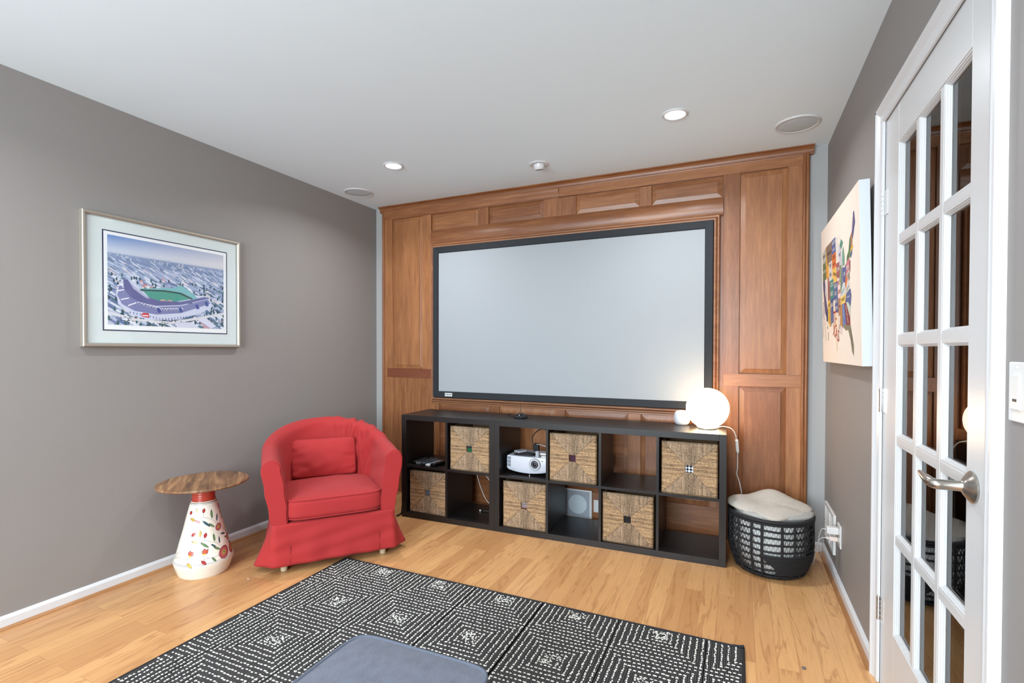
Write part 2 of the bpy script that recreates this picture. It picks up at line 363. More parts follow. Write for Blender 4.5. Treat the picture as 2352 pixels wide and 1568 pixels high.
# ================================================================ CEILING FIXTURES
M_LENS = emit_mat('led_lens', (1, 1, 1, 1), 2.5)
def can(loc, label, energy, r=.068, color=(.94, .97, 1)):
    t = thing('recessed_ceiling_light', label, 'ceiling light', loc, 0, 'recessed ceiling lights')
    b = B(); lathe(b, [(r*.77, -.002), (r*.80, -.007), (r*.9, -.0075), (r, -.003), (r, 0), (r*.77, 0)], 56, cap=False); obj('trim_ring', b, M_WHITE, t, smooth=True)
    b = B(); lathe(b, [(.0001, -.0035), (r*.5, -.0038), (r*.78, -.003)], 48, cap=False); obj('lens', b, M_LENS, t, smooth=True)
    area('can_light', (0, 0, -.012), (0, 0, 0), r*1.4, 0, energy, color, 'DISK', R(150), t)
can((.822, -.815, H), 'lit recessed ceiling light above the red armchair, left of the two', E_CAN)
can((2.655, -.80, H), 'lit recessed ceiling light in front of the right cherry panel', E_CAN)
for x, y, lb_ in ((.822, -3.0, 'added unseen ceiling fill light above the left side of the rug'), (2.655, -3.0, 'added unseen ceiling fill light above the ottoman'), (.822, -4.8, 'added unseen ceiling fill light near the rear wall, on the left wall side'), (2.655, -4.8, 'added unseen ceiling fill light near the rear wall, on the door side')): can((x, y, H), lb_, E_CANFILL)  # four lights added out of view to fill the room
t = thing('eyeball_light', 'white unlit eyeball spotlight in the ceiling above the screen', 'ceiling light', (1.735, -.43, H))
b = B(); lathe(b, [(.036, -.002), (.04, -.006), (.058, -.006), (.068, -.002), (.068, 0), (.036, 0)], 48, cap=False); obj('trim_ring', b, M_WHITE, t, smooth=True)
b = B(); mt = Matrix.Translation((0, .003, -.004)) @ Matrix.Rotation(R(14), 4, 'X') @ Matrix.Rotation(PI, 4, 'X')
lathe(b, [(.038, -.008), (.039, .008), (.036, .02), (.031, .030), (.029, .031), (.027, .026), (.0, .022)], 40, mtx=mt); e_ = obj('eyeball', b, M_WHITE, t, smooth=True, ang=50)
b = B(); lathe(b, [(0, .027), (.02, .028), (.026, .031)], 32, cap=False, mtx=mt); obj('bulb_face', b, M_GREYP, e_, smooth=True)
M_GRILL = noise_mat('speaker_grille', lin(192, 203, 210), .7, .05, 900, .3, 1500, .0004)
for loc, lab, r in (((.2, -.457, H), 'round white in-ceiling speaker in the left corner of the ceiling', .112), ((3.26, -.403, H), 'round white in-ceiling speaker in the right corner near the canvas', .114)):
    t = thing('ceiling_speaker', lab, 'speaker', loc, 0, 'in-ceiling speakers')
    b = B(); lathe(b, [(r*.86, -.004), (r*.9, -.0075), (r*.95, -.007), (r, -.002), (r, 0), (r*.86, 0)], 64, cap=False); obj('trim_ring', b, M_WHITE, t, smooth=True)
    b = B(); lathe(b, [(.0001, -.008), (r*.4, -.0075), (r*.7, -.006), (r*.87, -.0035)], 64, cap=False); obj('grille', b, M_GRILL, t, smooth=True)

# ================================================================ CHERRY WALL PANELLING
T = thing('wood_wall_paneling', 'cherry wood raised panel surround covering the wall around the projection screen', 'wall paneling', (0, 0, 0))
Yb, Yf = -.008, -.024
bx('backing_board', .09, 3.36, Yb, -.0005, .0, 2.47, M_CHZ, T, 0)
def stile(x0, x1, z0, z1, m=None, d=0): bx('stile', x0, x1, Yf-d, Yb, z0, z1, m or M_CHZ, T, .0012)
def rail(x0, x1, z0, z1, m=None, d=0): bx('rail', x0, x1, Yf-d, Yb, z0, z1, m or M_CHX, T, .0012)
def raised(x0, x1, z0, z1, m):
    b = B(); bw = .032; y0 = Yb-.004; y1 = Yf+.001
    o = [(x0, z0), (x1, z0), (x1, z1), (x0, z1)]; i1 = [(x0+bw, z0+bw), (x1-bw, z0+bw), (x1-bw, z1-bw), (x0+bw, z1-bw)]; e = .0035
    i2 = [(x0+bw, z0+bw), (x1-bw, z0+bw), (x1-bw, z1-bw), (x0+bw, z1-bw)]
    rings = []
    for pts, y in ((o, y0), (i1, y1+.0045), (i1, y1)):
        rings.append([b.verts.new((x, y, z)) for x, z in pts])
    for a, c in zip(rings, rings[1:]):
        for k in range(4): b.faces.new((a[k], a[(k+1) % 4], c[(k+1) % 4], c[k]))
    b.faces.new(rings[-1]); obj('raised_panel', b, m, T)
XL0, XL1, XR0, XR1 = .115, .600, 2.878, 3.328
stile(XL0, .196, 0, 2.395); stile(.512, XL1, 1.08, 2.395); raised(.196, .512, 1.083, 2.387, M_CHZ)
rail(.138, XL1, 1.005, 1.082, M_CHD, .001); bx('flat_panel', .196, XL1, Yf+.003, Yb, 0, 1.005, M_CHZ, T, .001)
stile(XR0, 2.975, 0, 2.395); stile(3.247, XR1, 0, 2.395); raised(2.975, 3.247, 1.095, 2.387, M_CHZ)
rail(2.884, XR1, 1.012, 1.092, M_CHX, .002); raised(2.975, 3.247, .22, 1.012, M_CHZ); rail(2.975, 3.247, 0, .22)
rail(XL0, 1.737, 2.387, 2.44, M_CHX, .001); rail(1.737, XR1, 2.393, 2.455, M_CHX, .004)
# ogee moulding on the left half of the top rail
def ogee(x0, x1, z0, z1, d, name, m=M_CHX):
    b = B(); n = 10; pr = [(Yb, z0), (Yf-.002, z0)]
    for k in range(n+1):
        t_ = k/n; pr.append((Yf-.002-d*(.5-.5*math.cos(PI*t_))*(1 if True else 0)-.004*math.sin(PI*t_), z0+(z1-z0)*t_))
    pr.append((Yb, z1)); extrude_profile(b, pr, x0, x1, 'X'); return obj(name, b, m, T, smooth=True, ang=40)
ogee(XL0, 1.737, 2.40, 2.462, .016, 'cove_molding')
for x0, x1 in ((.605, 1.05), (1.145, 1.612), (1.87, 2.335), (2.415, 2.87)): raised(x0, x1, 2.252, 2.387, M_CHX)
stile(1.05, 1.145, 2.25, 2.387); stile(1.612, 1.87, 2.25, 2.387); stile(2.335, 2.415, 2.25, 2.387); 
# convex rail above the screen
b = B(); pr = [(Yb, 2.135)]+[(Yf-.014*math.sin(PI*(k/12))**.8-.004*(1-k/12), 2.135+.117*k/12) for k in range(13)]+[(Yb, 2.252)]
extrude_profile(b, pr, .602, 2.876, 'X'); obj('frieze_rail', b, M_CHX, T, smooth=True, ang=40)
# moulding framing the screen
b = B()
def frame_prof(s): return s
fx0, fx1, fz0, fz1 = .606, 2.856, .808, 2.137
prf = [(0, Yb), (0, -.034), (.006, -.040), (.012, -.038), (.018, -.046), (.026, -.052), (.034, -.050), (.038, -.046), (.038, Yb)]
rings = []
for s_, y in prf: rings.append([b.verts.new(p) for p in ((fx0+s_, y, fz0+s_), (fx1-s_, y, fz0+s_), (fx1-s_, y, fz1-s_), (fx0+s_, y, fz1-s_))])
for a, c in zip(rings, rings[1:]):
    for k in range(4): b.faces.new((a[k], a[(k+1) % 4], c[(k+1) % 4], c[k]))
obj('screen_molding', b, M_CHX, T, smooth=True, ang=35)
# outer edge beads
for x0, x1 in ((.088, .115), (3.328, 3.364)):
    b = B(); w_ = x1-x0; pr = [(x0, -.0005)]
    for k in range(13):
        t_ = k/12; pr.append((x0+w_*t_, Yf-.006-.006*abs(math.sin(2*PI*t_))))
    pr.append((x1, -.0005)); extrude_profile(b, pr, 0, 2.46, 'Z'); obj('edge_molding', b, M_CHZ, T, smooth=True, ang=50)
# crown
b = B(); pr = [(0, 2.452), (-.030, 2.452), (-.032, 2.458), (-.037, 2.461), (-.038, 2.468)]+[(-.038-.026*(1-math.cos(PI/2*k/6)), 2.468+.024*math.sin(PI/2*k/6)) for k in range(7)]+[(-.066, 2.493), (-.066, 2.4995), (0, 2.4995)]
extrude_profile(b, pr, .070, 3.385, 'X'); obj('crown_molding', b, M_CHX, T, smooth=True, ang=35)
# wainscot under the screen
rail(.60, 2.878, .0, .20); rail(.60, 2.878, .795, .81)
for x0, x1 in ((.68, 1.15), (1.24, 1.70), (1.79, 2.26), (2.35, 2.80)): raised(x0, x1, .20, .795, M_CHX if x0 in (.68, 1.79) else M_CHZ)
for x0, x1 in ((.60, .68), (1.15, 1.24), (1.70, 1.79), (2.26, 2.35), (2.80, 2.878)): stile(x0, x1, .20, .795)
# ================================================================ SCREEN
t = thing('projection_screen', 'large grey-white fixed projection screen in a black velvet frame', 'projection screen', (0, 0, 0))
sx0, sx1, sz0, sz1 = .646, 2.818, .850, 2.098; fw = .052
b = B(); rings = []
for s_, y in ((0, -.03), (0, -.066), (.003, -.070), (fw-.004, -.066), (fw, -.060), (fw, -.045)):
    rings.append([b.verts.new(p) for p in ((sx0+s_, y, sz0+s_), (sx1-s_, y, sz0+s_), (sx1-s_, y, sz1-s_), (sx0+s_, y, sz1-s_))])
for a, c in zip(rings, rings[1:]):
    for k in range(4): b.faces.new((a[k], a[(k+1) % 4], c[(k+1) % 4], c[k]))
b.faces.new(rings[0][::-1]); obj('frame', b, M_SCRF, t)
bx('screen_fabric', sx0+fw-.003, sx1-fw+.003, -.058, -.05, sz0+fw-.003, sz1-fw+.003, M_SCR, t, 0)
lb = bx('label', .765, .835, -.0705, -.067, .862, .890, M_PLASTW, t, 0); lb['label'] = 'small white maker label'
for k, (x0, x1) in enumerate(((.769, .780), (.783, .80), (.803, .81), (.814, .83))): bx('label_print', x0, x1, -.0709, -.0704, .872, .882, M_GREYP, lb, 0)

# ================================================================ SHELF UNITS
CABR = .0242; CABX, CABY = .6887, -.5491; c_, s_c = math.cos(CABR), math.sin(CABR)
def cab(u, w, z=0): return (CABX+u*c_-w*s_c, CABY+u*s_c+w*c_, z)
TH, th, CE = .038, .016, .335; U2w = 2*TH+th+2*CE; U4w = 2*TH+3*th+4*CE; HH = U2w; DP = .39
def shelf_unit(u0, n, label):
    w = 2*TH+(n-1)*th+n*CE
    t = thing('cube_shelf', label, 'shelving unit', cab(u0, 0), CABR, 'dark cube shelving units')
    bx('side_panel', 0, TH, 0, DP, 0, HH, M_ESP, t, .0008); bx('side_panel', w-TH, w, 0, DP, 0, HH, M_ESP, t, .0008)
    bx('top_panel', TH+.0003, w-TH-.0003, .0002, DP, HH-TH, HH-.0003, M_ESP, t, .0006); bx('bottom_panel', TH, w-TH, .0002, DP, .0, TH, M_ESP, t, .0006)
    bx('shelf', TH, w-TH, .002, DP, TH+CE, TH+CE+th, M_ESP, t, .0006)
    for k in range(1, n):
        x = TH+k*CE+(k-1)*th; bx('divider', x, x+th, .003, DP, TH, HH-TH, M_ESP, t, .0006)
    return t
shelf_unit(0, 2, 'short two-column black-brown cube shelf at the left, beside the red armchair')
shelf_unit(U2w+.0005, 4, 'long four-column black-brown cube shelf carrying the globe lamp')
def cell(k, upper):      # k 1..6 -> u of left inner side, z of floor
    u = TH+(k-1)*(CE+th) if k <= 2 else U2w+.0005+TH+(k-3)*(CE+th)
    return u, (TH+CE+th if upper else TH)
# ---- seagrass baskets
rng = np.random.RandomState(4)
BW, BH, BD = .314, .312, .34; hole = .0225
n_ = 230; gx = np.linspace(-BW/2, BW/2, n_); gz = np.linspace(-BH/2, BH/2, n_)
X, Z = np.meshgrid(gx, gz)
def smooth_noise(sh, k, seed):
    r = np.random.RandomState(seed); g = r.rand(sh[0]//k[0]+3, sh[1]//k[1]+3)
    yi = np.arange(sh[0])/k[0]; xi = np.arange(sh[1])/k[1]; y0 = yi.astype(int); x0 = xi.astype(int); fy = (yi-y0)[:, None]; fx = (xi-x0)[None]
    return (g[y0][:, x0]*(1-fy)*(1-fx)+g[y0+1][:, x0]*fy*(1-fx)+g[y0][:, x0+1]*(1-fy)*fx+g[y0+1][:, x0+1]*fy*fx)
wob = (smooth_noise(X.shape, (14, 14), 1)-.5)*.008
vert = np.abs(Z)+wob*.6 > np.abs(X)                                # top and bottom sectors: cords run up-down
pit = .0078
def cords(a, along, seed):
    ph = a/pit; idx = np.floor(ph).astype(int); fr_ = ph-idx; r = np.random.RandomState(seed); tone = r.rand(400)[(idx+200) % 400]; sh = r.rand(400)[(idx+100) % 400]
    tw = .5+.5*np.sin((along+sh*.9)*2*PI/(.014+.01*sh)+fr_*2.6)
    return np.sqrt(np.clip(1-(2*fr_-1)**2, 0, 1))*(.82+.18*tw), tone*.62+tw*.18+.12
hv, tv = cords(X+.3*wob, Z, 5); hh, tn = cords(Z+.3*wob, X, 9)
hgt = np.where(vert, hv, hh); tone = np.where(vert, tv, tn)*.75+np.where(vert, smooth_noise(X.shape, (14, 3), 7), smooth_noise(X.shape, (3, 14), 8))*.5
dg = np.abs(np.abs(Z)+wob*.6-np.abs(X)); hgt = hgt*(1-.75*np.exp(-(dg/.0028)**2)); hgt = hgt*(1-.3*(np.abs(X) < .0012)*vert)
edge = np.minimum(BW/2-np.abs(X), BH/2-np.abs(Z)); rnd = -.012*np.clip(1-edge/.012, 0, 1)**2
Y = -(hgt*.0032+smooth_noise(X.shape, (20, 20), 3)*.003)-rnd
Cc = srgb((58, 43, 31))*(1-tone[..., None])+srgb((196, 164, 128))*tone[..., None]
Cc *= np.where(vert, 1.0, 1.06)[..., None]*np.where(vert[..., None], np.array([.97, 1.0, 1.06]), np.array([1.05, 1.0, .90])); Cc *= (.30+.70*np.clip(hgt, 0, 1))[..., None]     # shade in the grooves between cords is put into the colour
fc = Cc[:-1, :-1]
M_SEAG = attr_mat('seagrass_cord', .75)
M_SEAS = noise_mat('seagrass_side', lin(150, 118, 84), .8, .25, 60, .6, 120, .004, stretch=(.2, .2, 3))
def basket_front():
    idx = np.arange(n_*n_).reshape(n_, n_); Fc = np.stack([idx[:-1, :-1], idx[:-1, 1:], idx[1:, 1:], idx[1:, :-1]], -1)
    cx_ = (gx[:-1]+gx[1:])/2; keep = ~((np.abs(cx_)[None, :] < hole) & (np.abs((gz[:-1]+gz[1:])/2)[:, None] < hole))
    V = np.stack([X, Y, Z+BH/2], -1).reshape(-1, 3)
    me = bpy.data.meshes.new('front_weave'); me.from_pydata(V.tolist(), [], Fc[keep].tolist()); me.polygons.foreach_set('use_smooth', [True]*len(me.polygons))
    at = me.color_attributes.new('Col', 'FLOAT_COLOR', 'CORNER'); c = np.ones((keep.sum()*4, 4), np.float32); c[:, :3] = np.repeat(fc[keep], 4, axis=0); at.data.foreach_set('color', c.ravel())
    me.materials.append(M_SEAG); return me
ME_FRONT = basket_front()
def basket_body():
    b = B(); e = .0
    box(b, -BW/2+.002, -BW/2+.010, .004, BD, 0.0, BH-.004, .002); box(b, BW/2-.010, BW/2-.002, .004, BD, 0.0, BH-.004, .002)
    box(b, -BW/2+.01, BW/2-.01, BD-.008, BD, 0.0, BH-.004, .002); box(b, -BW/2+.01, BW/2-.01, .004, BD-.008, 0, .008)
    hz_ = BH/2   # front board with square opening
    for (x0, x1, z0, z1) in ((-BW/2+.01, -hole, .008, BH-.004), (hole, BW/2-.01, .008, BH-.004), (-hole, hole, .008, hz_-hole), (-hole, hole, hz_+hole, BH-.004)): box(b, x0, x1, .003, .011, z0, z1)
    return b
o_ = obj('body', basket_body(), M_SEAS); ME_BODY = o_.data; bpy.data.objects.remove(o_)
def houndstooth(m):
    tc = N(m, 'ShaderNodeTexCoord'); mp = N(m, 'ShaderNodeMapping', Scale=(75, 75, 75)); mp.inputs['Rotation'].default_value = (0, R(45), 0); L(m, tc, 'Object', mp, 0)
    ck = N(m, 'ShaderNodeTexChecker', Scale=1.0); ck.inputs[1].default_value = lin(16, 20, 36); ck.inputs[2].default_value = lin(225, 228, 235); L(m, mp, 0, ck, 0); L(m, ck, 0, P(m), 'Base Color')
M_HT = mat0('houndstooth_fabric', (1, 1, 1, 1), .8); houndstooth(M_HT)
bs = [(1, 0, .006, .012, 0, mat0('slate_fabric', lin(96, 106, 120), .8), 'seagrass basket with a grey-blue center square, bottom left of the short shelf'),
      (2, 1, .006, .004, 0, mat0('green_fabric', lin(14, 84, 52), .8), 'seagrass basket with a green center square, top row of the short shelf'),
      (3, 0, .010, .006, 0, mat0('wine_fabric', lin(98, 42, 44), .8), 'seagrass basket with a wine-red center square, under the projector'),
      (4, 1, -.006, .004, 0, mat0('purple_fabric', lin(62, 22, 46), .8), 'seagrass basket with a dark purple center square, right of the projector'),
      (5, 0, -.006, .010, -.02, mat0('black_fabric', lin(18, 18, 20), .8), 'seagrass basket with a black center square, bottom row of the long shelf'),
      (6, 1, .003, .000, -.012, M_HT, 'seagrass basket with a black and white houndstooth center square, under the lamp')]
for k, up, du, dwv, rz, fm, lab in bs:
    u, z = cell(k, up); t = thing('woven_basket', lab, 'basket', cab(u+CE/2+du, .010+dwv, z+.0006), CABR+rz, 'seagrass cube baskets')
    link('body', ME_BODY, None, t); link('front_weave', ME_FRONT, None, t)
    p = bx('center_fabric', -hole-.004, hole+.004, .012, .016, BH/2-hole-.004, BH/2+hole+.004, fm, t, 0)
    if k == 3:
        for q_ in range(3): bx('fabric_stripe', -hole, hole-.006, .0108, .0118, BH/2-.012+.011*q_, BH/2-.007+.011*q_, M_SILV, p, 0)
    if k == 2: bx('fabric_top_strip', -hole, hole, .0108, .0118, BH/2+.006, BH/2+hole, mat0('navy_fabric', lin(30, 30, 50), .8), p, 0)  # darker strip across the top of the center square

# ---- remotes in the top left cube
u0, z0 = cell(1, 1)
def remote(u, w, rz, l, wd_, h, body, top, label, nb=5, colored=False, z=None):
    t = thing('remote_control', label, 'remote control', cab(u, w, (z if z is not None else z0)+.0005), CABR+rz, 'remote controls in the cube shelf')
    bx('body', -wd_/2, wd_/2, 0, l, 0, h, body, t, h*.35, 3)
    if top: bx('faceplate', -wd_/2+.004, wd_/2-.004, .012, l-.01, h-.001, h+.0012, top, t, .0008)
    cols = [lin(40, 180, 120), lin(210, 70, 60), lin(220, 220, 225), lin(220, 200, 60)]
    for i in range(nb):
        for j in (range(4) if colored and i == 0 else range(3)):
            nn = 4 if (colored and i == 0) else 3
            x = -wd_/2+.008+(wd_-.016)*(j+.5)/nn; y = .022+(l-.04)*i/nb; b = B(); lathe(b, [(.0034, 0), (.0032, .0016), (.0, .002)], 10, (x, y, h+.0008))
            obj('button', b, (mat0('button_color', cols[j], .4) if colored and i == 0 else (M_GREYP if body != M_PLASTW else M_SILV)), t)
remote(.075, .045, -.12, .19, .050, .018, M_BLACKG, None, 'black remote with green, red and yellow buttons, leftmost in the top left cube', 5, True)
remote(.118, .030, -.16, .20, .040, .020, mat0('grey_body', lin(90, 94, 100), .35), mat0('slate_face', lin(60, 68, 76), .3), 'grey-ended remote lying second from the left in the top left cube', 6)
remote(.162, .028, -.14, .185, .038, .016, M_BLACK, mat0('blue_grey_face', lin(96, 112, 122), .3), 'black remote with a blue-grey face, in the middle of the row of remotes', 5)
remote(.208, .022, -.14, .17, .038, .016, M_PLASTW, mat0('pale_face', lin(150, 165, 175), .3), 'white remote with a pale face beside the rightmost black one', 5)
remote(.252, .020, -.16, .16, .040, .022, M_BLACKG, None, 'glossy black remote without a faceplate, rightmost in the row of remotes', 2)

# ---- projector in the third cube, top row
u0, z0 = cell(3, 1)
t = thing('projector', 'white video projector with round lens standing in the cube shelf', 'projector', cab(u0+.172, .070, z0), CABR-.02)
pw_, ph_, pd_, pz = .292, .098, .24, .030
b = B(); nseg = 14; rows = []
for zf, ins in ((0, .012), (.06, .004), (.15, 0), (.9, 0), (1.0, .006)):
    row = []
    for k in range(nseg+1):
        x = -pw_/2+ins+(pw_-2*ins)*k/nseg; xx = (k/nseg-.5)*2; yf = -.013*(1-xx*xx)+ins*.6; row.append((x, yf))
    full = [(x, y) for x, y in row]+[(pw_/2-ins, pd_-ins), (-pw_/2+ins, pd_-ins)]
    rows.append([b.verts.new((x, y, pz+ph_*zf+(-.014*(1-((x/(pw_/2))**2)) if zf == 0 and y < .1 else 0))) for x, y in full])
for a, c in zip(rows, rows[1:]):
    n = len(a)
    for k in range(n): b.faces.new((a[k], a[(k+1) % n], c[(k+1) % n], c[k]))
b.faces.new(rows[0][::-1]); b.faces.new(rows[-1]); pbody = obj('body', b, mat0('projector_white', lin(205, 210, 220), .35), t, smooth=True, ang=35)
lm = Matrix.Translation((.065, -.0118, pz+.052)) @ Matrix.Rotation(R(90), 4, 'X')
b = B(); lathe(b, [(.041, -.004), (.041, .0012), (.0405, .0016)], 48, mtx=lm); ls = obj('lens', b, M_BLACK, t, smooth=True, ang=30)
b = B(); lathe(b, [(.0395, .001), (.039, .0022), (.026, .0022), (.0255, .001)], 48, cap=False, mtx=lm); obj('lens_ring', b, M_SILV, ls, smooth=True, ang=30)
b = B(); lathe(b, [(.0255, .0018), (.024, .004), (.021, .0035), (.020, .002)], 40, cap=False, mtx=lm); obj('lens_barrel', b, M_BLACKG, ls, smooth=True)
b = B(); lathe(b, [(.019, .002), (.017, .0045), (.0155, .003)], 40, cap=False, mtx=lm); obj('inner_ring', b, M_GREYP, ls, smooth=True)
b = B(); lathe(b, [(.0001, .007), (.006, .0065), (.0125, .003)], 32, cap=False, mtx=lm); obj('glass', b, mat0('lens_glass', lin(20, 22, 40), .05), ls, smooth=True)
b = B(); lathe(b, [(.0035, 0), (.0035, .003), (.0, .0035)], 16, mtx=Matrix.Translation((.117, -.0055, pz+.078)) @ Matrix.Rotation(R(90), 4, 'X')); obj('sensor', b, M_BLACK, t)
for rr_ in range(3):
    for cc in range(4):
        bx('vent_slot', -.144+cc*.0085, -.1405+cc*.0085, -.0062-.0018*cc, 0, pz+.022+rr_*.024, pz+.042+rr_*.024, M_GREYP, t, .001)
b = B(); lathe(b, [(.010, 0), (.010, .004), (.003, .006), (.003, pz-.012)], 20, (.02, .01, 0)); obj('foot', b, M_CHROME, t, smooth=True, ang=40)
for x in (-.12, .12): b = B(); lathe(b, [(.007, 0), (.007, pz+.002)], 16, (x, .2, 0)); obj('foot', b, M_GREYP, t)
zt_ = z0+pz+ph_
t = thing('usb_adapter', 'small silver two-port adapter lying on cables on top of the projector', 'adapter', cab(u0+.115, .10, zt_+.022), CABR-.5)
bx('housing', -.026, .026, -.035, .035, 0, .013, M_SILV, t, .003, 3)
for x in (-.012, .012): bx('port', x-.005, x+.005, -.0358, -.034, .004, .009, M_BLACK, t, .001)
tag(cable('cable_coil', [cab(u0+.07, .10, zt_+.006), cab(u0+.11, .08, zt_+.008), cab(u0+.19, .09, zt_+.006), cab(u0+.22, .12, zt_+.008), cab(u0+.17, .15, zt_+.010), cab(u0+.09, .14, zt_+.010), cab(u0+.08, .11, zt_+.014), cab(u0+.15, .095, zt_+.014), cab(u0+.21, .11, zt_+.012)], .0048, M_BLACK), 'black cable coiled on top of the projector', 'cable')
tag(cable('power_cable', [cab(u0+.13, .33, zt_+.0), cab(u0+.115, .34, zt_+.09), cab(u0+.19, .35, zt_+.15), cab(u0+.27, .35, zt_+.09), cab(u0+.28, .36, zt_-.04)], .004, M_BLACK), 'thin black cable looping up behind the projector', 'cable')
t = thing('power_adapter', 'black plug adapter standing behind the projector', 'power adapter', cab(u0+.17, .28, zt_-.0), CABR); bx('housing', -.018, .018, -.015, .015, .0005, .05, M_BLACK, t, .003); bx('cap', -.014, .014, -.012, .012, .05, .056, M_BLACKG, t, .002)
tag(cable('white_cable', [cab(u0+.175, .26, zt_+.052), cab(u0+.22, .22, zt_+.058), cab(u0+.29, .18, zt_+.054), cab(u0+.328, .16, zt_+.050)], .0028, M_PLASTW), 'white cable running right above the projector', 'cable')
t = thing('metal_cylinder', 'small silver cylinder standing on the right of the projector top', 'cylinder', cab(u0+.245, .088, zt_+.0005)); b = B(); lathe(b, [(.0125, 0), (.0135, .002), (.0135, .038), (.012, .040)], 32); obj('cylinder_body', b, M_SILV, t, smooth=True, ang=30)
t = thing('white_gadget', 'stack of two rounded white devices at the right end of the projector top', 'device', cab(u0+.302, .09, zt_+.0005), CABR)
bx('lower_device', -.022, .022, -.03, .03, 0, .016, M_PLASTW, t, .006, 3); bx('upper_device', -.030, .024, -.03, .03, .019, .034, M_PLASTW, t, .006, 3); bx('dark_band', -.024, .022, -.026, .028, .0155, .0195, M_BLACK, t, .001)

# ---- lower second cube: loose cables
u0, z0 = cell(2, 0)
tag(cable('white_cable', [cab(u0+.05, .37, z0+.24), cab(u0+.09, .36, z0+.14), cab(u0+.16, .33, z0+.05), cab(u0+.24, .30, z0+.03), cab(u0+.29, .29, z0+.07), cab(u0+.20, .345, z0+.17), cab(u0+.11, .365, z0+.26)], .0026, M_PLASTW), 'thin white cable looping in the lower right cube of the short shelf', 'cable')
tag(cable('usb_cable', [cab(u0+.16, .235, z0+.0055), cab(u0+.20, .24, z0+.0055), cab(u0+.27, .27, z0+.0055), cab(u0+.300, .30, z0+.06), cab(u0+.29, .33, z0+.15), cab(u0+.305, .36, z0+.22)], .0042, M_BLACK), 'black cable lying on the floor of the lower cube, bending up at right', 'cable')
t = thing('usb_plug', 'small white plug tip on the floor of the lower cube with the cables', 'plug', cab(u0+.150, .232, z0+.0005), CABR); bx('shell', -.006, .006, -.004, .006, 0, .012, M_PLASTW, t, .002)
bx('contact', -.004, .004, -.0055, -.0035, .002, .010, M_SILV, t, .0005)
# ---- in-wall speaker and outlet behind the lower fourth cube
t = thing('wall_speaker', 'square white in-wall speaker seen through the lower cube', 'speaker', (1.90, Yf-.001, .105))
bx('frame', -.104, .104, -.012, 0, -.10, .108, M_PLASTW, t, .006, 3)
g_ = bx('grille', -.094, .086, -.014, -.011, -.09, .098, noise_mat('grille_grey', lin(150, 158, 168), .6, .08, 900, .4, 1500, .0004), t, .001)
b = B(); lathe(b, [(.0, .006), (.010, .005), (.02, .002), (.07, .0005)], 40, cap=False, mtx=Matrix.Translation((-.004, -.014, 0)) @ Matrix.Rotation(R(90), 4, 'X')); obj('cone', b, M_GRILL, t, smooth=True)
t = thing('wall_outlet', 'white outlet plate on the paneling right of the square wall speaker', 'outlet', (2.045, Yf-.001, .105)); bx('plate', -.030, .030, -.005, 0, -.045, .045, M_PLASTW, t, .002)
for z in (-.02, .02): bx('socket', -.013, .013, -.007, -.004, z-.013, z+.013, M_PLASTW, t, .003)

# ---- on top of the shelf
t = thing('antenna', 'small black antenna with a half-round base on top of the shelf', 'antenna', (1.565, -.335, HH))
b = B(); lathe(b, [(.050, 0), (.050, .006), (.046, .016), (.036, .026), (.018, .033), (0, .035)], 40, mtx=Matrix.Diagonal((1, .75, 1, 1))); ba = obj('base', b, M_BLACKG, t, smooth=True)
b = B(); box(b, -.030, .030, -.041, -.028, .002, .016, .004, mtx=None); obj('front_plate', b, M_BLACK, t)
b = B(); tube(b, [(-.004, .01, .03), (-.008, .014, .11)], .0016, 8); obj('rod', b, M_BLACK, t)
tag(cable('antenna_wire', [(1.53, -.33, HH+.004), (1.47, -.30, HH+.003), (1.42, -.24, HH+.003), (1.40, -.14, HH+.003)], .002, M_BLACK), 'thin black wire trailing from the antenna across the shelf top', 'cable')
t = thing('smart_speaker', 'small rounded white fabric smart speaker left of the globe lamp', 'smart speaker', (2.640, -.175, HH))
b = B(); pr = [(0, 0), (.030, 0), (.036, .002), (.044, .010), (.0485, .024), (.049, .045), (.0475, .068), (.042, .082), (.033, .089), (.018, .092), (0, .0925)]
lathe(b, pr, 48); obj('body', b, noise_mat('speaker_fabric', lin(196, 200, 206), .85, .05, 200, .3, 900, .0006), t, smooth=True)
b = B(); lathe(b, [(.034, -.0), (.036, .003), (.034, .004)], 40); obj('base_ring', b, M_GREYP, t)
LX, LY = 2.800, -.285
t = thing('globe_lamp', 'lit white glass globe table lamp on the right end of the shelf', 'table lamp', (LX, LY, HH))
b = B(); lathe(b, [(.055, .0005), (.058, .002), (.058, .009), (.05, .014), (.045, .016)], 48); obj('base', b, mat0('lamp_base', lin(190, 190, 188), .3, .6), t, smooth=True, ang=40)
rr_ = .1255; pr = [(.060, .013)]; 
for k in range(1, 33):
    a = -PI/2+.50+(PI-.50)*k/32; pr.append((max(rr_*math.cos(a), .0), .013+rr_*.9+ (rr_*.985*math.sin(a))))
pr[0] = (.060, .0125); b = B(); lathe(b, pr, 64, cap=False)
M_GLOBE = emit_mat('opal_glass_lit', (1, .71, .43, 1), E_LAMP); P(M_GLOBE).inputs['Base Color'].default_value = (.9, .88, .84, 1)
obj('glass_globe', b, M_GLOBE, t, smooth=True)
